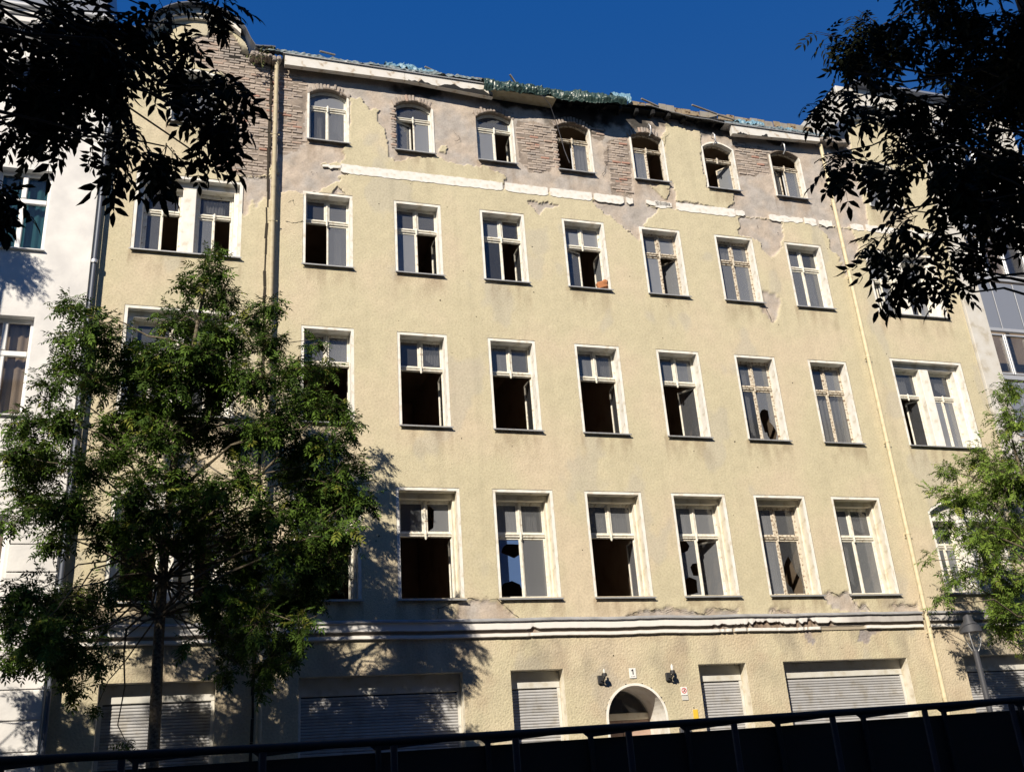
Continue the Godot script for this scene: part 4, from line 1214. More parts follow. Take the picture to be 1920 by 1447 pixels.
	for c in [[5.14, 3.94, 5.40, 3.99, 5.68, 3.95, 6.00, 3.97, 6.26, 3.73, 6.46, 3.57], [8.81, 3.47, 8.83, 3.58, 9.21, 3.69, 9.59, 3.72, 9.78, 3.66, 9.98, 3.76, 10.19, 3.67, 10.69, 3.61, 10.97, 3.73, 11.56, 3.66], [12.36, 3.56, 12.40, 3.72, 12.63, 3.63, 12.93, 3.57], [13.81, 3.97, 14.00, 4.05, 14.21, 3.99, 14.33, 4.05, 14.51, 4.05, 14.57, 3.84, 14.72, 3.68, 14.88, 3.77, 14.98, 3.61], [15.53, 3.74, 15.86, 3.76, 16.34, 3.74], [2.59, 13.48, 2.73, 13.66, 2.90, 13.47], [1.60, 13.08, 1.69, 13.18, 1.74, 13.04], [1.56, 12.56, 1.75, 12.54, 1.94, 12.63], [0.75, 13.84, 0.81, 13.67, 1.11, 13.72], [4.71, 3.59, 4.74, 3.81, 5.17, 3.93], [13.70, 11.38, 13.80, 10.96, 13.89, 11.10], [9.55, 14.87, 9.76, 15.43, 9.80, 15.87], [11.68, 16.53, 11.55, 16.37, 11.48, 16.06], [11.55, 14.37, 11.91, 14.31, 12.54, 14.32, 12.88, 14.28]]:
		crack_and_edge_shade(b, c)  # strips on patch edges paint the plaster lip's shadow, the rest are cracks
	# hairline cracks in the undercoat and old nail holes all over
	for k in 46:
		var x := rng.randf_range(1.4, 17.0)
		var y := rng.randf_range(14.3, 16.6) if k < 34 else rng.randf_range(12.8, 14.1)
		wall_at(x, y)
		if w_l != 1: continue
		var free := true
		for o in openings:
			if x > o[0] - 0.45 and x < o[1] + 0.45 and y > o[2] - 0.35 and y < o[3] + 0.3: free = false
		if not free: continue
		var a := [x, y]
		for j in 4:
			x += rng.randf_range(-0.12, 0.12); y -= rng.randf_range(0.02, 0.14)
			a.append_array([x, y])
		crack_and_edge_shade(b, a, 0.012)
	var pock := Mb.new()
	for k in 150:
		var x := rng.randf_range(XL + 0.2, XR - 0.2)
		var y := rng.randf_range(0.4, 14.0)
		var free := absf(y - 3.4) > 0.4
		for o in openings:
			if x > o[0] - 0.1 and x < o[1] + 0.1 and y > o[2] - 0.1 and y < o[3] + 0.1: free = false
		var s := rng.randf_range(0.012, 0.030)
		if free: pock.box(Vector3(x - BX, y + E, 0.002), Vector3(s, s * rng.randf_range(0.6, 1.4), 0.008), 0.003, Basis(Vector3.BACK, rng.randf() * 3.0))
	kind(part(b, "nail_holes", pock.done(), M.crack_and_edge_shade), "stuff")
	# iron cramps over the burnt windows
	for x in [XC[4] + 0.08, XC[5] - 0.12, XC[6] - 0.05]:
		var m := Mb.new()
		m.tube([Vector3(x - BX, 16.62 + E, 0.0), Vector3(x - BX, 16.66 + E, 0.10), Vector3(x - BX + 0.01, 16.56 + E, 0.15), Vector3(x - BX + 0.02, 16.40 + E, 0.13), Vector3(x - BX, 16.32 + E, 0.04)], [0.02, 0.02, 0.022, 0.02, 0.015], 7)
		part(b, "cramp", m.done(), M.alu)
	bricks(b)
	# rough brick arches over the stripped windows and toothed jambs where the plaster fell with the brick edge
	for i in 5:
		for k in 13:
			if rng.randf() < 0.15: continue
			var t := (k - 6) / 6.0
			var x: float = XC[i] + t * 0.50
			var y := 16.47 - 0.21 * t * t + 0.085
			var m := Mb.new()
			m.box(Vector3.ZERO, Vector3(0.062, rng.randf_range(0.13, 0.20), 0.06), 0.009)
			var o := part(b, "brick", m.done(), M.bricks[[0, 2, 5, 5, 3][rng.randi() % 5]], Vector3(x - BX, y + E + rng.randf_range(-0.02, 0.02), -0.035 + rng.randf_range(-0.012, 0.016)))
			o.rotation = Vector3(rng.randf_range(-0.08, 0.08), rng.randf_range(-0.08, 0.08), -0.75 * t * 0.5)
	for i in [1, 3]:
		for k in 16:
			var m := Mb.new()
			m.box(Vector3.ZERO, Vector3(rng.randf_range(0.08, 0.12) + (0.06 if k % 2 else 0.0), 0.060, 0.11), 0.009)
			var o := part(b, "brick", m.done(), M.bricks[[0, 2, 5, 3][rng.randi() % 4]], Vector3(XC[i] - 0.515 - BX, 15.0 + k * 0.077 + E, -0.075 + rng.randf_range(-0.01, 0.01)))
			o.rotation = Vector3(rng.randf_range(-0.05, 0.05), rng.randf_range(-0.1, 0.1), rng.randf_range(-0.05, 0.05))
	roof(b)

# ---------------------------------------------------------------- the houses beside and opposite
func holed(m: Mb, x0: float, x1: float, y0: float, y1: float, z: float, holes: Array) -> void:
	var xs := [x0, x1]
	var ys := [y0, y1]
	for h in holes:
		xs.append_array([h[0], h[1]]); ys.append_array([h[2], h[3]])
	xs.sort(); ys.sort()
	for i in xs.size() - 1:
		for j in ys.size() - 1:
			if xs[i + 1] - xs[i] < 1e-4 or ys[j + 1] - ys[j] < 1e-4: continue
			var cx: float = (xs[i] + xs[i + 1]) * 0.5
			var cy: float = (ys[j] + ys[j + 1]) * 0.5
			if cx < x0 or cx > x1 or cy < y0 or cy > y1: continue
			var inside := false
			for h in holes:
				if cx > h[0] and cx < h[1] and cy > h[2] and cy < h[3]: inside = true
			if not inside: m.fan([Vector3(xs[i], ys[j], z), Vector3(xs[i + 1], ys[j], z), Vector3(xs[i + 1], ys[j + 1], z), Vector3(xs[i], ys[j + 1], z)], Vector3(cx, cy, z - signf(1.0)))

func modern_window(b: Node3D, xc: float, y0: float, w: float, h: float, z: float, depth: float, back: Material, rm: Material) -> void:
	# a white plastic four-light window in a plain reveal
	var win := group_node(b, "window", Vector3(xc - b.position.x, y0, z))
	var m := Mb.new()
	for s in [-1.0, 1.0]: m.box(Vector3(s * (w * 0.5 + 0.02), h * 0.5, -depth * 0.5 - 0.031), Vector3(0.04, h, depth + 0.06))
	m.box(Vector3(0, h + 0.02, -depth * 0.5 - 0.031), Vector3(w, 0.04, depth + 0.06))
	part(win, "reveal", m.done(), rm)
	m = Mb.new()
	for s in [-1.0, 1.0]: m.box(Vector3(s * (w * 0.5 - 0.04), h * 0.5, 0), Vector3(0.08, h, 0.07), 0.008)
	for yy in [0.04, h - 0.04]: m.box(Vector3(0, yy, 0), Vector3(w - 0.16, 0.08, 0.07), 0.008)
	m.box(Vector3(0, h * 0.64, 0.012), Vector3(w - 0.16, 0.11, 0.08), 0.01)
	m.box(Vector3(0, h * 0.32 + 0.01, 0.01), Vector3(0.10, h * 0.64 - 0.14, 0.075), 0.01)
	m.box(Vector3(0, h * 0.82, 0.01), Vector3(0.10, h * 0.36 - 0.15, 0.075), 0.01)
	part(win, "frame", m.done(), M.pvc, Vector3(0, 0, -depth))
	for q in [[-1.0, 0.08, h * 0.64 - 0.055], [1.0, 0.08, h * 0.64 - 0.055], [-1.0, h * 0.64 + 0.055, h - 0.08], [1.0, h * 0.64 + 0.055, h - 0.08]]:
		m = Mb.new()
		m.box(Vector3(q[0] * (w * 0.25 - 0.015), (q[1] + q[2]) * 0.5, -0.012), Vector3(w * 0.5 - 0.13, q[2] - q[1], 0.006))
		part(win, "pane", m.done(), M.clear, Vector3(0, 0, -depth))
	m = Mb.new()
	var pts := PackedVector3Array()
	for j in 2:
		for i in 40: pts.append(Vector3(-w * 0.5 + w * i / 39.0, h * j, -depth - 0.16 + 0.02 * sin(i * 1.1)))
	m.grid(40, 2, pts, PackedColorArray())
	part(win, "curtain", m.done(), back)
	m = Mb.new()
	m.box(Vector3(0, -0.012, -depth * 0.5 + 0.03), Vector3(w + 0.06, 0.024, depth + 0.08), 0.004)
	part(win, "sill", m.done(), M.pvc)

func neighbours() -> void:
	# white house on the left, its front 30 cm proud of the yellow one
	var b := group_node(self, "white_house", Vector3(-8, 0, 0.2))
	tag(b, "white rendered house left of the yellow one, with new plastic windows", "building")
	var z := 0.0
	var holes := []
	var rows := [[7.55, 9.66], [11.18, 13.12], [14.75, 16.0], [3.2, 5.6]]
	var cols := [-11.6, -9.1, -6.6, -3.86]
	for r in rows:
		for x in cols: holes.append([x + 8 - 0.53, x + 8 + 0.53, r[0] + E, r[1] + E])
	var m := Mb.new()
	holed(m, -6.0, 5.585, 0.0, 17.9, z, holes)
	m.fan([Vector3(5.585, 0, 0), Vector3(5.585, 17.9, 0), Vector3(5.585, 17.9, -1.5), Vector3(5.585, 0, -1.5)], Vector3(0, 8, 0))
	part(b, "wall", m.done(), M.white_wall)
	for r in rows:
		for x in cols:
			var cm: Material = M.blue_curtain if r[0] > 14.0 else M.teal_curtain if r[0] > 11.0 else M.room
			modern_window(b, x, r[0] + E, 1.06, r[1] - r[0], 0.0, 0.20, cm, M.white_wall)
	# rusticated courses on the lower storeys
	var y := 0.06
	while y < 6.25:
		var segs := [[-6.0, 5.575]]
		for h in holes:
			if y + 0.5 > h[2] - 0.1 and y < h[3] + 0.1:
				var nx := []
				for s in segs:
					if h[0] - 0.06 > s[0] and h[1] + 0.06 < s[1]:
						nx.append([s[0], h[0] - 0.06]); nx.append([h[1] + 0.06, s[1]])
					else: nx.append(s)
				segs = nx
		for s in segs:
			m = Mb.new()
			m.box(Vector3((s[0] + s[1]) * 0.5, y + 0.24, 0.012), Vector3(s[1] - s[0], 0.487, 0.03), 0.008)
			part(b, "course", m.done(), M.white_wall)
		y += 0.515
	m = Mb.new()
	for q in [[17.55, 0.10, 0.12], [17.72, 0.24, 0.22], [17.92, 0.44, 0.16], [18.06, 0.5, 0.1]]:
		m.box(Vector3(-0.2, q[0], q[1] * 0.5), Vector3(11.6, q[2] - 0.004, q[1]), 0.015)
	part(b, "eaves_cornice", m.done(), M.white_wall)
	m = Mb.new()
	m.tube([Vector3(-6, 18.2, 0.52), Vector3(5.6, 18.2, 0.52)], [0.085, 0.085], 12)
	part(b, "gutter", m.done(), M.alu)
	m = Mb.new()
	m.box(Vector3(-0.3, 19.4, -1.5), Vector3(11.3, 2.6, 2.6), 0.02)
	part(b, "attic_storey", m.done(), M.panel)
	m = Mb.new()
	m.tube([Vector3(5.66, 0.0, -0.02), Vector3(5.66, 17.6, -0.02)], [0.043, 0.043], 14)
	part(b, "downpipe", m.done(), M.grey_pipe)
	for k in 5:
		m = Mb.new()
		m.tube([Vector3(5.66, 2.0 + k * 3.4, -0.02), Vector3(5.66, 2.07 + k * 3.4, -0.02)], [0.07, 0.07], 14)
		part(b, "pipe_clamp", m.done(), M.alu)
	m = Mb.new()
	m.box(Vector3(0, 9, -5.5), Vector3(12, 18, 0.2))
	for yy in [0.5, 3.9, 8.0, 11.7, 15.4]: m.box(Vector3(0, yy, -2.9), Vector3(11.2, 0.3, 5.0))
	part(b, "room_wall", m.done(), M.room)

	# modern office building on the right: white piers, grey spandrel panels, dark ribbon windows
	b = group_node(self, "office_building", Vector3(26, 0, 0))
	tag(b, "modern office building right of the yellow house, white piers and grey panels", "building")
	var x0 := 20.0 - 26.0
	for k in 4:
		m = Mb.new()
		m.box(Vector3(x0 + 0.345 + k * 3.05, 10.0, -0.12), Vector3(0.66, 20.0, 0.4), 0.01)
		part(b, "pier", m.done(), M.pier)
	for k in 3:
		var xa := x0 + 0.69 + k * 3.05
		var w := 2.36
		for f in 6:
			var yb := 13.2 + E + (f - 4) * 3.15
			for h in 3:
				m = Mb.new()
				m.box(Vector3(xa + w / 6.0 + h * w / 3.0, yb - 0.98, -0.30), Vector3(w / 3.0 - 0.035, 1.56, 0.05), 0.008)
				part(b, "spandrel_panel", m.done(), M.panel)
				m = Mb.new()
				m.box(Vector3(xa + w / 6.0 + h * w / 3.0, yb + 0.66, -0.34), Vector3(w / 3.0 - 0.1, 1.24, 0.02))
				part(b, "pane", m.done(), M.clear)
				m = Mb.new()
				for s in [-1.0, 1.0]:
					m.box(Vector3(xa + w / 6.0 + h * w / 3.0 + s * (w / 6.0 - 0.033), yb + 0.66, -0.31), Vector3(0.05, 1.24, 0.07), 0.006)
					m.box(Vector3(xa + w / 6.0 + h * w / 3.0, yb + 0.66 + s * 0.6, -0.31), Vector3(w / 3.0 - 0.1, 0.05, 0.068), 0.006)
				part(b, "window_frame", m.done(), M.alu)
			m = Mb.new()
			for q in [[-0.13, 0.13], [1.35, 0.1]]:
				m = Mb.new()
				m.box(Vector3(xa + w * 0.5, yb + q[0] + 0.06, -0.30), Vector3(w, q[1], 0.10), 0.008)
				part(b, "rail", m.done(), M.alu)
	m = Mb.new()
	m.box(Vector3(x0 + 6.0, 9.6, -2.6), Vector3(11.6, 19.2, 0.2))
	m.box(Vector3(x0 + 0.05, 9.6, -1.5), Vector3(0.1, 19.2, 2.2))
	part(b, "core", m.done(), M.room)
	m = Mb.new()
	m.box(Vector3(-2.5, 21.6, -6.5), Vector3(5.0, 5.2, 5.0), 0.03)
	part(b, "penthouse", m.done(), M.pier)
	m = Mb.new()
	m.box(Vector3(-1.6, 24.26, -6.4), Vector3(5.6, 0.12, 5.4), 0.02)
	m.box(Vector3(-1.6, 22.9, -3.9), Vector3(4.6, 0.35, 0.2), 0.02)
	part(b, "roof_slab", m.done(), M.panel)

	# unseen row behind the viewer, its height set to shade the near side
	b = group_node(self, "unseen_opposite_building", Vector3(5, 0, 26))
	tag(b, "unseen grey apartment block across the street, added to shade the near boughs and railing", "building")
	m = Mb.new()
	holes = []
	for f in 5:
		for k in 26: holes.append([-36.0 + k * 2.8, -34.7 + k * 2.8, 1.6 + f * 3.5, 3.7 + f * 3.5])
	for h in holes: h[0] += 0.0
	holed(m, -38, 38, 0, 20.0, 0.0, holes)
	part(b, "wall", m.done(), M.concrete)
	m = Mb.new()
	m.box(Vector3(0, 9.95, 5.2), Vector3(76, 19.9, 10.0))
	part(b, "core", m.done(), M.room)
	m = Mb.new()
	m.box(Vector3(0, 20.12, 5.0), Vector3(76.6, 0.24, 11.0), 0.03)
	part(b, "roof", m.done(), M.felt)

# ---------------------------------------------------------------- loose things
func ring2(r0: float, r1: float, k := 28) -> PackedVector2Array:
	var a := PackedVector2Array()
	for i in k + 1:
		var t := TAU * i / k
		a.append(Vector2(cos(t), sin(t)) * r1)
	for i in k + 1:
		var t := TAU - TAU * i / k
		a.append(Vector2(cos(t), sin(t)) * r0)
	return a

func tarp(called: String, m: Mb, mm: Material, label: String, group := "") -> void:
	var ctr := Vector3.ZERO
	for q in m.v: ctr += q
	ctr /= m.v.size()
	for i in m.v.size(): m.v[i] -= ctr
	var o := part(self, called, m.done(), mm, ctr + Vector3(BX, 0, 0))
	tag(o, label, "tarpaulin", group)

func small_things() -> void:
	# tarpaulins along the eaves
	var g := crumpled(6.34, 10.2, [[0.44, 16.81], [0.50, 16.93], [0.46, 17.11], [0.10, 17.33], [-0.4, 17.45]], 0.05, 2.6, 2.0, 320, 9)
	for i in g.v.size():
		var x: float = g.v[i].x + BX
		var low := 1.0 - smoothstep(17.02, 17.4, g.v[i].y - E)
		var far := smoothstep(8.4, 9.7, x)
		g.v[i].y -= 0.12 * far * low + 0.22 * smoothstep(8.9, 10.2, x) * (1.0 - low)
		g.v[i].z += 0.17 * far * low
		g.v[i].z += 0.004 * sin(x * 62.0 + 5.0 * sin(x * 4.0)) * low + 0.03 * low * sin(x * 2.1)
		g.v[i].y += (0.05 * sin(x * 2.6 + 0.4) + 0.10 * exp(-pow((x - 8.15) / 0.12, 2.0))) * low * (1.0 if g.v[i].y - E < 16.95 else 0.3)
	g = regrid(g, 320, 37)
	tarp("tarpaulin", g, M.green_tarp, "dark green crumpled tarpaulin hanging over the burnt eaves", "tarpaulins on the roof edge")
	tarp("tarpaulin", crumpled(0.72, 6.7, [[0.29, 17.13], [0.27, 17.21], [0.12, 17.27], [-0.04, 17.30]], 0.04, 3.5, 11.0, 150, 5), M.sheet, "pale grey plastic sheet along the left eaves above the white board", "tarpaulins on the roof edge")
	tarp("tarpaulin", crumpled(13.3, 16.6, [[0.29, 16.93], [0.27, 17.00], [0.12, 17.12], [-0.04, 17.18]], 0.035, 3.5, 15.0, 90, 5), M.sheet, "pale grey plastic sheet along the right eaves above the short white board", "tarpaulins on the roof edge")
	var q := [[3.9, 5.25, 17.22, 17.54, "blue strip of tarpaulin on the left eaves beside the bare planks", 3.0], [10.1, 10.6, 17.22, 17.64, "small blue tarpaulin rag right of the green tarpaulin", 8.0], [13.8, 14.6, 17.02, 17.36, "light blue tarpaulin lump at the left end of the right eaves board", 5.0], [15.1, 16.2, 16.98, 17.20, "flat blue tarpaulin scrap near the right drainpipe", 9.0]]
	for a in q:
		tarp("tarpaulin", crumpled(a[0], a[1], [[0.24, a[2]], [0.16, lerpf(a[2], a[3], 0.5)], [-0.02, a[3]], [-0.3, a[3] - 0.1]], 0.07, 5.0, a[5], 46, 6), M.blue_tarp, a[4], "tarpaulins on the roof edge")
	# cable
	var m := Mb.new()
	m.tube([Vector3(0, 0, 0), Vector3(0.24, -0.24, -0.05), Vector3(0.47, -0.62, -0.28), Vector3(0.55, -1.02, -0.30), Vector3(0.62, -1.42, -0.31), Vector3(0.72, -1.80, -0.30)], [0.008, 0.008, 0.008, 0.008, 0.008, 0.008], 6)
	tag(part(self, "cable", m.done(), M.lamp_grey, Vector3(7.88, 16.84 + E, 0.45)), "thin grey cable dangling from the green tarpaulin past a burnt window", "cable")
	# lump of brick on a sill
	M.lump = textured(mat(lin(0.50, 0.21, 0.09), 0.95), M.bricks[0].albedo_texture, 3.0)
	m = Mb.new()
	m.box(Vector3(0, 0.10, 0), Vector3(0.26, 0.20, 0.14), 0.03, Basis(Vector3.BACK, 0.35))
	m.box(Vector3(0.07, 0.16, 0.01), Vector3(0.13, 0.2, 0.12), 0.03, Basis(Vector3.BACK, -0.5))
	tag(part(self, "brick_lump", m.done(), M.lump, Vector3(9.20, 11.555 + E, -0.06)), "orange lump of broken brickwork lying on a third-storey window sill", "rubble")
	# bracket lamps by the door
	for s in [[8.10, 2.33, "bare black wall lamp left of the house number"], [9.64, 2.34, "bare black wall lamp right of the house number, bulb showing"]]:
		var o := group_node(self, "wall_lamp", Vector3(s[0], s[1] + E, 0.0))
		tag(o, s[2], "lamp", "wall lamps by the house door")
		m = Mb.new()
		m.box(Vector3(0, -0.04, 0.03), Vector3(0.12, 0.17, 0.06), 0.012)
		part(o, "back_plate", m.done(), M.dark_metal)
		m = Mb.new()
		m.tube([Vector3(0, -0.06, 0.05), Vector3(0.02, -0.07, 0.12), Vector3(0.03, -0.03, 0.18), Vector3(0.03, 0.02, 0.19)], [0.022, 0.022, 0.022, 0.022], 8)
		part(o, "arm", m.done(), M.dark_metal)
		m = Mb.new()
		m.tube([Vector3(0.03, 0.0, 0.19), Vector3(0.03, 0.02, 0.19), Vector3(0.03, 0.07, 0.19)], [0.03, 0.062, 0.05], 12)
		part(o, "socket", m.done(), M.dark_metal)
		m = Mb.new()
		var k := 1.0 if s[0] > 9.0 else 0.7
		m.tube([Vector3(0.03, 0.07, 0.19), Vector3(0.03, 0.10, 0.19), Vector3(0.03, 0.07 + 0.07 * k, 0.19), Vector3(0.03, 0.07 + 0.11 * k, 0.19), Vector3(0.03, 0.07 + 0.13 * k, 0.19)], [0.014, 0.024 * k, 0.032 * k, 0.022 * k, 0.004], 10)
		part(o, "bulb", m.done(), M.bulb)
	# house number
	var h := group_node(self, "house_number", Vector3(8.84, 2.30 + E, 0.008))
	tag(h, "white enamel house number sign with a black 1 over the arched door", "sign")
	m = Mb.new()
	m.box(Vector3(0, 0.10, 0.006), Vector3(0.155, 0.205, 0.012), 0.004)
	part(h, "plate", m.done(), M.enamel)
	var t := TextMesh.new()
	var f := SystemFont.new()
	f.font_names = PackedStringArray(["Droid Sans"])
	f.font_weight = 700
	t.font = f; t.text = "1"; t.font_size = 32; t.pixel_size = 0.0047; t.depth = 0.002
	part(h, "numeral", t, M.ink, Vector3(0, 0.125, 0.014))
	m = Mb.new()
	for x in [-0.03, 0.005, 0.035]: m.box(Vector3(x, 0.032, 0.0125), Vector3(0.022, 0.010, 0.002))
	part(h, "street_line", m.done(), M.ink)
	# prohibition sign and plates
	h = group_node(self, "prohibition_sign", Vector3(9.97, 1.86 + E, 0.008))
	tag(h, "small white sign with red ring and slash right of the arched door", "sign")
	m = Mb.new()
	m.box(Vector3(0, 0.14, 0.004), Vector3(0.15, 0.17, 0.008), 0.003)
	part(h, "plate", m.done(), M.enamel)
	m = Mb.new()
	m.prism(ring2(0.042, 0.058), 0.0085, 0.010, Transform3D(Basis(), Vector3(0, 0.15, 0)))
	m.box(Vector3(0, 0.15, 0.0095), Vector3(0.012, 0.09, 0.002), 0.0, Basis(Vector3.BACK, -0.8))
	part(h, "ring", m.done(), M.red)
	m = Mb.new()
	m.box(Vector3(0.0, 0.155, 0.0092), Vector3(0.018, 0.05, 0.001)); m.box(Vector3(0.014, 0.14, 0.0092), Vector3(0.03, 0.016, 0.001))
	part(h, "pictogram", m.done(), M.ink)
	m = Mb.new()
	m.box(Vector3(0.005, 0.0, 0.004), Vector3(0.15, 0.09, 0.008), 0.003)
	part(h, "lower_plate", m.done(), M.shutter_box)
	m = Mb.new()
	m.box(Vector3(0, 0, 0.006), Vector3(0.11, 0.20, 0.01), 0.002)
	tag(part(self, "notice", m.done(), M.yellow, Vector3(10.17, 1.52 + E, 0.008)), "small yellow notice plate on the wall beside the narrow right shutter", "sign")
	m = Mb.new()
	m.box(Vector3(0, 0, 0.05), Vector3(0.24, 0.30, 0.10), 0.01)
	tag(part(self, "letter_box", m.done(), M.lamp_grey, Vector3(9.86, 1.12 + E, 0.008)), "grey metal letter box on the wall right of the door, seen through the railing", "letter box")
	# street lamp
	h = group_node(self, "street_lamp", Vector3(15.45, 0, 2.5))
	tag(h, "grey post-top street lamp with bell-shaped head before the right drainpipe", "street lamp")
	m = Mb.new()
	m.tube([Vector3(0, 0, 0), Vector3(0, 0.9, 0), Vector3(0, 0.95, 0), Vector3(0, 3.55, 0)], [0.085, 0.085, 0.06, 0.055], 14)
	part(h, "pole", m.done(), M.lamp_grey)
	m = Mb.new()
	m.tube([Vector3(0, 3.88, 0), Vector3(0, 3.93, 0), Vector3(0, 4.00, 0), Vector3(0, 4.07, 0), Vector3(0, 4.11, 0), Vector3(0, 4.13, 0), Vector3(0, 4.20, 0), Vector3(0, 4.25, 0)], [0.225, 0.222, 0.205, 0.15, 0.105, 0.10, 0.09, 0.03], 24)
	part(h, "hood", m.done(), M.lamp_grey)
	m = Mb.new()
	m.tube([Vector3(0, 3.53, 0), Vector3(0, 3.60, 0), Vector3(0, 3.72, 0), Vector3(0, 3.86, 0)], [0.06, 0.11, 0.15, 0.17], 24, false)
	part(h, "glass_bowl", m.done(), M.clear)
	for s in 3:
		m = Mb.new()
		var a := TAU * s / 3.0 + 0.4
		var d := Vector3(cos(a), 0, sin(a))
		m.tube([Vector3(0, 3.5, 0) + d * 0.06, Vector3(0, 3.62, 0) + d * 0.13, Vector3(0, 3.76, 0) + d * 0.17, Vector3(0, 3.89, 0) + d * 0.195], [0.011, 0.011, 0.011, 0.011], 6)
		part(h, "bracket", m.done(), M.alu)
	# weed growing from the eaves corner
	h = group_node(self, "weed", Vector3(0.86, 16.98 + E, 0.25))
	tag(h, "straggling weed rooted in the broken cornice beside the left gable", "plant")
	m = Mb.new()
	var lv := Mb.new()
	for k in 9:
		var a := rng.randf_range(-1.0, 1.0)
		var e := Vector3(a * 0.35, rng.randf_range(-0.55, 0.15), rng.randf_range(0.05, 0.3))
		m.tube([Vector3.ZERO, e * 0.5 + Vector3(0, 0.06, 0.04), e], [0.008, 0.006, 0.003], 5)
		for j in 7: leaflet(lv, e * rng.randf_range(0.4, 1.0), Vector3(rng.randf_range(-1, 1), rng.randf_range(-1, 0.4), rng.randf_range(-0.2, 1)).normalized(), Vector3(0, 0.6, 0.8), 0.08, 0.035)
	part(h, "stem", m.done(), M.bark)
	part(h, "leaves", lv.done(), M.weed_leaf)

func regrid(m: Mb, nx: int, ny: int) -> Mb:
	var r := Mb.new()
	r.grid(nx, ny, m.v, PackedColorArray())
	return r

# ---------------------------------------------------------------- trees
func leaflet(m: Mb, base: Vector3, d: Vector3, up: Vector3, len: float, wid: float) -> void:
	var s := d.cross(up).normalized()
	var u := s.cross(d).normalized()
	var c1 := base + d * len * 0.34
	var c2 := base + d * len * 0.70 - u * len * 0.05
	var tip := base + d * len - u * len * 0.16
	for k in [-1.0, 1.0]:
		var l1: Vector3 = c1 + s * k * wid * 0.5 + u * wid * 0.16
		var l2: Vector3 = c2 + s * k * wid * 0.36 + u * wid * 0.12
		var under := c1 - u
		m.fan([base, l1, c1], under)
		m.fan([c1, l1, l2, c2], under)
		m.fan([c2, l2, tip], under)

func ash_leaf(pairs: int, L: float, ll: float, wid: float, droop: float) -> ArrayMesh:
	# a pinnate leaf along +X
	var m := Mb.new()
	var at := func(t: float) -> Vector3: return Vector3(L * t, -droop * L * t * t, 0)
	m.tube([at.call(0.0), at.call(0.5), at.call(1.0)], [0.0022, 0.0018, 0.0012], 4, false)
	for i in pairs:
		var t := 0.30 + 0.62 * i / maxf(1.0, pairs - 1)
		for s in [-1.0, 1.0]:
			var d := Vector3(rng.randf_range(0.35, 0.75), rng.randf_range(-0.55, 0.1) - droop * 0.5, s * 1.0).normalized()
			leaflet(m, at.call(t), d, Vector3(rng.randf_range(-0.25, 0.25), 1, -s * rng.randf_range(-0.1, 0.35)).normalized(), ll * rng.randf_range(0.85, 1.1), wid * rng.randf_range(0.9, 1.1))
	leaflet(m, at.call(1.0), Vector3(1, -droop, rng.randf_range(-0.2, 0.2)).normalized(), Vector3.UP, ll * 1.1, wid)
	return m.done()

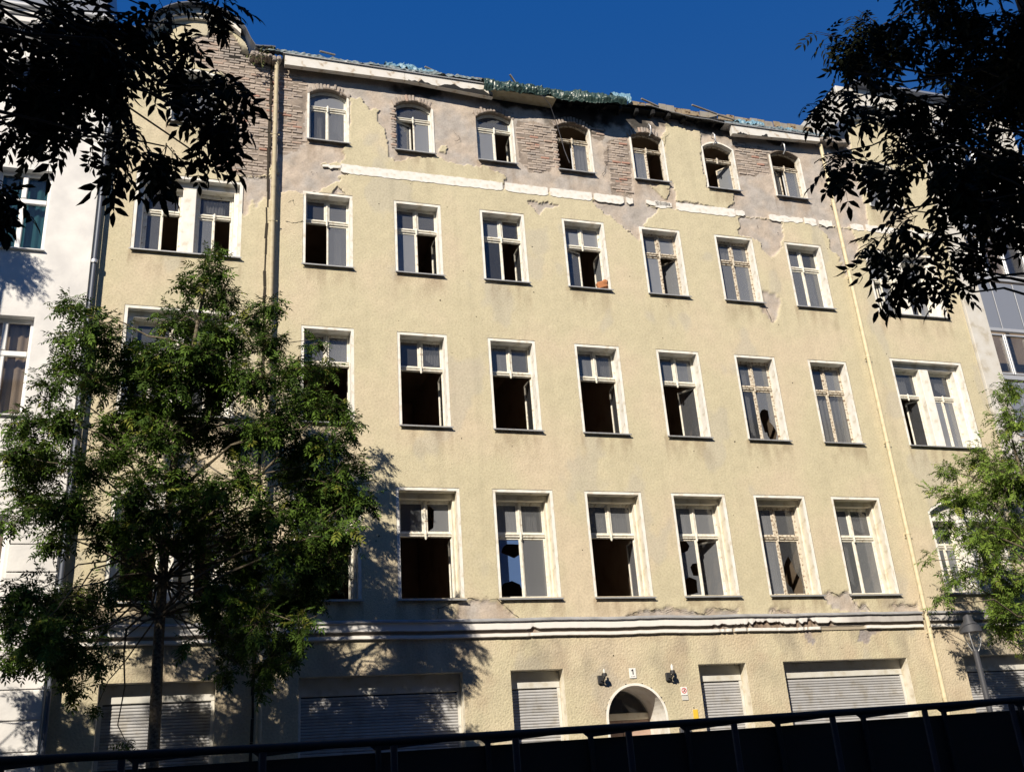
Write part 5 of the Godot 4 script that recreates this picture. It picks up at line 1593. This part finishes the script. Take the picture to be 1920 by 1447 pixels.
func tree(called: String, label: String, grp: String, trunk: Array, rad: Array, cl: Array, leaves: Array, o: Dictionary) -> Node3D:
	# cl = x, y, z, r of every bunch of foliage; a limb runs to each
	var base: Vector3 = trunk[0]
	var t := group_node(self, called, base)
	tag(t, label, "tree", grp)
	var tp := []
	for p in trunk: tp.append(p - base)
	var m := Mb.new()
	var smooth_p := []
	var smooth_r := []
	for i in tp.size() - 1:
		for k in 4:
			var f := k / 4.0
			var a: Vector3 = tp[maxi(i - 1, 0)]
			var d: Vector3 = tp[mini(i + 2, tp.size() - 1)]
			smooth_p.append((tp[i] as Vector3).cubic_interpolate(tp[i + 1], a, d, f))
			smooth_r.append(lerpf(rad[i], rad[i + 1], f) * (1.0 + 0.06 * n3.get_noise_1d(i * 7.0 + k * 3.0)))
	smooth_p.append(tp[tp.size() - 1]); smooth_r.append(rad[rad.size() - 1])
	m.tube(smooth_p, smooth_r, 12)
	part(t, "trunk", m.done(), o.bark)
	var twigs := Mb.new()
	var xf: Array[Transform3D] = []
	var dens: float = o.dens
	for i in range(0, cl.size(), 4):
		var c := Vector3(cl[i], cl[i + 1], cl[i + 2]) - base
		var r: float = cl[i + 3]
		# limb
		var best := smooth_p.size() / 4
		var low_end: float = o.first + rng.randf() * 1.3
		var bs := 1e9
		for k in range(1, smooth_p.size()):
			var q: Vector3 = smooth_p[k]
			var dd := Vector2(c.x - q.x, c.z - q.z).length()
			var want: float = c.y - o.slant * dd
			var sc := absf(q.y - want) + 0.15 * dd
			if q.y < low_end: sc += 10.0 * (low_end - q.y)
			if sc < bs: bs = sc; best = k
		var q0: Vector3 = smooth_p[best]
		var span := q0.distance_to(c)
		var lr := minf(smooth_r[best] * 0.6, o.limb * (1.0 + 1.1 * span))
		var bend := Vector3(rng.randf_range(-0.12, 0.12), rng.randf_range(-0.02, 0.14), rng.randf_range(-0.12, 0.12)) * span
		var lm := Mb.new()
		var lp := []
		var lrr := []
		for k in 7:
			var f := k / 6.0
			lp.append(q0.lerp(c, f) + bend * 4.0 * f * (1.0 - f) + Vector3(n3.get_noise_2d(i + f * 9.0, 1.0), n3.get_noise_2d(i + f * 9.0, 50.0), n3.get_noise_2d(i + f * 9.0, 90.0)) * 0.05 * span)
			lrr.append(lerpf(lr, 0.006, f))
		lm.tube(lp, lrr, 6, false)
		part(t, "limb", lm.done(), o.bark)
		# twigs with leaves along them
		var kt := maxi(2, int(dens * pow(r / o.unit, 2.0)))
		for k in kt:
			var d := Vector3(rng.randfn(), rng.randfn() * 0.8, rng.randfn()).normalized()
			d = (d + (c - q0).normalized() * 0.35 + Vector3(0, o.lift, 0)).normalized()
			var st := c + d * r * rng.randf_range(-0.15, 0.35)
			var en := c + d * r * rng.randf_range(0.75, 1.08)
			twigs.tube([st, st.lerp(en, 0.5) + Vector3(0, 0.03 * r, 0), en], [0.005, 0.004, 0.002], 4, false)
			var nl: int = o.per
			for j in nl:
				var f := (j + rng.randf()) / nl
				var p := st.lerp(en, f)
				var ld := (d * 0.5 + Vector3(rng.randfn(), rng.randfn() * 0.7, rng.randfn()) * 0.75 + Vector3(0, -o.droop, 0)).normalized()
				var up := (Vector3.UP + Vector3(rng.randfn(), rng.randfn(), rng.randfn()) * 0.35 + Vector3(0, 0, 0.25)).normalized()
				var zz := ld.cross(up).normalized()
				var yy := zz.cross(ld).normalized()
				var sc := rng.randf_range(0.62, 1.22)
				xf.append(Transform3D(Basis(ld * sc, yy * sc, zz * sc), p))
	kind(part(t, "twigs", twigs.done(), o.bark), "stuff")
	var single: int = o.single
	if single > 0:
		xf.sort_custom(func(p, q): return (p.origin + base).distance_squared_to(Vector3(0, E, 20)) < (q.origin + base).distance_squared_to(Vector3(0, E, 20)))
		# of the nearest ones only those inside the view are single leaves
		var inside: Array[Transform3D] = []
		var other: Array[Transform3D] = []
		for x in xf:
			if inside.size() < single and (x.origin + base).y < o.view_top: inside.append(x)
			else: other.append(x)
		for k in inside.size():
			var lo := part(t, "leaf", leaves[k % leaves.size()], o.leaf)
			lo.transform = inside[k]
		xf = other
	for v in leaves.size():
		var mine: Array[Transform3D] = []
		for k in range(v, xf.size(), leaves.size()): mine.append(xf[k])
		if mine.is_empty(): continue
		var mm := MultiMesh.new()
		mm.transform_format = MultiMesh.TRANSFORM_3D
		mm.use_colors = o.has("tone")
		mm.mesh = leaves[v]
		mm.instance_count = mine.size()
		for k in mine.size():
			mm.set_instance_transform(k, mine[k])
			if o.has("tone"):
				var a: Color = o.tone[0]
				var b: Color = o.tone[1]
				var tc := a.lerp(b, clampf(rng.randf() * 0.75 + 0.35 * n1.get_noise_3dv((mine[k].origin) * 1.3) + 0.1, 0.0, 1.0))
				if rng.randf() < 0.06: tc = tc.lerp(Color(0.22, 0.20, 0.03), 0.5)
				tc.a = 1.0
				mm.set_instance_color(k, tc)
		var mi := MultiMeshInstance3D.new()
		mi.name = numbered(t, "crown")
		mi.multimesh = mm
		mi.material_override = o.leaf
		t.add_child(mi, true)
		kind(mi, "stuff")
	return t

func ball(c: Vector3, r: Vector3, n: int, br: float) -> Array:
	var a := []
	for i in n:
		var d := Vector3(rng.randfn(), rng.randfn(), rng.randfn()).normalized() * pow(rng.randf(), 0.4)
		a.append_array([c.x + d.x * r.x, c.y + d.y * r.y, c.z + d.z * r.z, br * rng.randf_range(0.8, 1.2)])
	return a

func trees() -> void:
	var small := [ash_leaf(4, 0.20, 0.085, 0.030, 0.25), ash_leaf(4, 0.22, 0.09, 0.030, 0.4), ash_leaf(3, 0.17, 0.085, 0.028, 0.15)]
	var o := {"bark": M.bark, "leaf": M.leaf, "dens": 30.0, "unit": 0.45, "per": 6, "lift": 0.25, "droop": 0.35, "single": 0, "first": 4.1, "slant": 0.55, "limb": 0.0065, "view_top": 99.0, "tone": [Color(0.014, 0.036, 0.005), Color(0.100, 0.172, 0.020)]}
	tree("ash_tree", "young ash tree in full leaf before the left half of the yellow house", "ash trees along the pavement", [Vector3(-0.50, 0, 3.0), Vector3(-0.47, 2.4, 3.0), Vector3(-0.50, 4.4, 3.0), Vector3(-0.46, 6.6, 3.02), Vector3(-0.25, 9.0, 3.0), Vector3(0.0, 11.2, 3.0)], [0.115, 0.092, 0.082, 0.066, 0.038, 0.010], TREE_A, small, o)
	o.tone = [Color(0.06, 0.115, 0.015), Color(0.18, 0.26, 0.04)]
	o.dens = 17.0
	o.first = 2.2
	tree("ash_tree", "light green ash tree at the right end of the yellow house", "ash trees along the pavement", [Vector3(18.2, 0, 2.3), Vector3(18.15, 2.2, 2.3), Vector3(18.1, 4.6, 2.3), Vector3(18.1, 8.3, 2.3)], [0.13, 0.10, 0.08, 0.02], TREE_B + ball(Vector3(18.7, 5.5, 2.2), Vector3(1.4, 2.4, 1.3), 20, 0.5), small, o)
	o.tone = [Color(0.03, 0.05, 0.012), Color(0.09, 0.13, 0.03)]
	o.dens = 26.0
	tree("ash_tree", "tall ash tree left of the white house, mostly outside the picture", "ash trees along the pavement", [Vector3(-8.8, 0, 3.6), Vector3(-8.8, 4.0, 3.6), Vector3(-8.4, 9.0, 3.6), Vector3(-6.9, 11.5, 3.6), Vector3(-6.6, 15.2, 3.6)], [0.2, 0.16, 0.12, 0.05, 0.02], ball(Vector3(-9.6, 7.4, 3.6), Vector3(1.6, 3.2, 1.5), 20, 0.6) + ball(Vector3(-6.2, 4.6, 3.4), Vector3(0.9, 1.6, 1.0), 9, 0.38) + ball(Vector3(-4.3, 4.3, 3.4), Vector3(0.8, 1.5, 1.0), 15, 0.42) + [-6.7, 14.5, 3.5, 0.5, -7.0, 14.8, 3.4, 0.5, -6.7, 15.1, 3.6, 0.4, -6.35, 14.4, 3.6, 0.35, -6.15, 14.7, 3.5, 0.25], small, o)
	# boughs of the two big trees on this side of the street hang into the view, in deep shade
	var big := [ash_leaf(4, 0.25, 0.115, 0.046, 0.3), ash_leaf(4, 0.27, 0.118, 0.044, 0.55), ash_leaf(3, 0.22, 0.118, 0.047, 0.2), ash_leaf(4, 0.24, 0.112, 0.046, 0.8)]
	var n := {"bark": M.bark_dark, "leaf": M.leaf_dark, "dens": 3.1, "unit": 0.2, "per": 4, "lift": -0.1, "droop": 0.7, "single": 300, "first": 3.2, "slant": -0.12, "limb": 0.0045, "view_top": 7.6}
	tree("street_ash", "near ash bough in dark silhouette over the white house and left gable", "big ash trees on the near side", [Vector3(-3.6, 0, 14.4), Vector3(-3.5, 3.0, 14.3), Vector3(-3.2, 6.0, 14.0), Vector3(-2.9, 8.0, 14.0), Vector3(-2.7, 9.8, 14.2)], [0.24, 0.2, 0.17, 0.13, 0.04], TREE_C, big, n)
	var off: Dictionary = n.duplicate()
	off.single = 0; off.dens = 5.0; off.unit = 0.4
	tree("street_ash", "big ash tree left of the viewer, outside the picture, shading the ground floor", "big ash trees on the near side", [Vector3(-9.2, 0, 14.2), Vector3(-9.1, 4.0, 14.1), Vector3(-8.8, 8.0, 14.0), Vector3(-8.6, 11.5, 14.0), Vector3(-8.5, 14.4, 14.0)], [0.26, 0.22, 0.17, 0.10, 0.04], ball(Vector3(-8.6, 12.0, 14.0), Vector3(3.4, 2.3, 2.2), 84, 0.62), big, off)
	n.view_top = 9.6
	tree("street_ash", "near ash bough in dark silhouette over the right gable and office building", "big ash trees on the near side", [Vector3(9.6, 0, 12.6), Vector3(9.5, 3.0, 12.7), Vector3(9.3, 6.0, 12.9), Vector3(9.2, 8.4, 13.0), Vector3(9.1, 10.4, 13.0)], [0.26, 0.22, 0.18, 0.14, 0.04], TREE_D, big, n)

# ---------------------------------------------------------------- the railings
func railings() -> void:
	var r := group_node(self, "railing", Vector3(2.2, 0, 13.0))
	tag(r, "near black steel railing with slim posts along the bottom of the view", "railing", "two parallel street railings")
	# it follows the street, which climbs a little towards the right
	var top := func(x: float) -> float:
		var q: float = x * 20.0 / 7.0 - 3.0
		return E + 0.35 * (1.38 + 0.006 * maxf(0.0, q) + 0.0004 * q * q)
	var m := Mb.new()
	var p := []
	var rr := []
	for i in 29:
		var x := -4.4 + i * 0.5
		p.append(Vector3(x - 2.2, top.call(x) - 0.027, 0)); rr.append(0.027)
	m.tube(p, rr, 10)
	part(r, "top_rail", m.done(), M.rail)
	for k in range(-4, 12):
		var x := 1.32 + (k - 1) * 0.847
		if x < -4.3 or x > 9.4: continue
		m = Mb.new()
		m.box(Vector3(x - 2.2, (top.call(x) - 0.05) * 0.5, 0), Vector3(0.045, top.call(x) - 0.05, 0.03), 0.006)
		part(r, "post", m.done(), M.rail_blue)
		m = Mb.new()
		m.box(Vector3(x - 2.2, 0.01, 0), Vector3(0.14, 0.02, 0.12), 0.004)
		part(r, "foot_plate", m.done(), M.rail)
	m = Mb.new()
	m.box(Vector3(0.3, 0.25, 0), Vector3(13.4, 0.05, 0.022), 0.005)
	part(r, "lower_rail", m.done(), M.rail)
	# the far one, filled with steel sheets
	r = group_node(self, "railing", Vector3(2.2, 0, 12.1))
	tag(r, "far black railing closed with steel sheets behind the slim posts", "railing", "two parallel street railings")
	var t2 := func(x: float) -> float:
		var q: float = x * 20.0 / 7.9 - 3.0
		return E + 0.395 * (1.305 + 0.006 * maxf(0.0, q) + 0.0004 * q * q)
	var pt := func(x: float) -> float: return 1.585 + 0.0105 * (x + 4.0)
	m = Mb.new()
	p = []; rr = []
	for i in 29:
		var x := -4.4 + i * 0.5
		p.append(Vector3(x - 2.2, t2.call(x), 0)); rr.append(0.022)
	m.tube(p, rr, 10)
	part(r, "top_rail", m.done(), M.rail)
	for k in range(-6, 9):
		var x := 3.07 + k * 0.85
		if x < -4.3 or x > 9.4: continue
		m = Mb.new()
		m.box(Vector3(x - 2.2, (t2.call(x) - 0.015) * 0.5, 0), Vector3(0.04, t2.call(x) - 0.015, 0.04), 0.006)
		part(r, "post", m.done(), M.rail)
		m = Mb.new()
		m.prism(PackedVector2Array([Vector2(x - 2.2 - 0.07, t2.call(x) - 0.02), Vector2(x - 2.2 - 0.02, t2.call(x) - 0.060), Vector2(x - 2.2 + 0.02, t2.call(x) - 0.060), Vector2(x - 2.2 + 0.60, t2.call(x) - 0.02)]), -0.012, 0.012)
		part(r, "bracket", m.done(), M.rail)
		m = Mb.new()
		var pl := PackedVector2Array([Vector2(x - 2.2 + 0.008, 0.06), Vector2(x - 2.2 + 0.846, 0.06), Vector2(x - 2.2 + 0.846, pt.call(x + 0.84)), Vector2(x - 2.2 + 0.008, pt.call(x))])
		m.prism(pl, -0.035, -0.027)
		part(r, "panel", m.done(), M.rail)
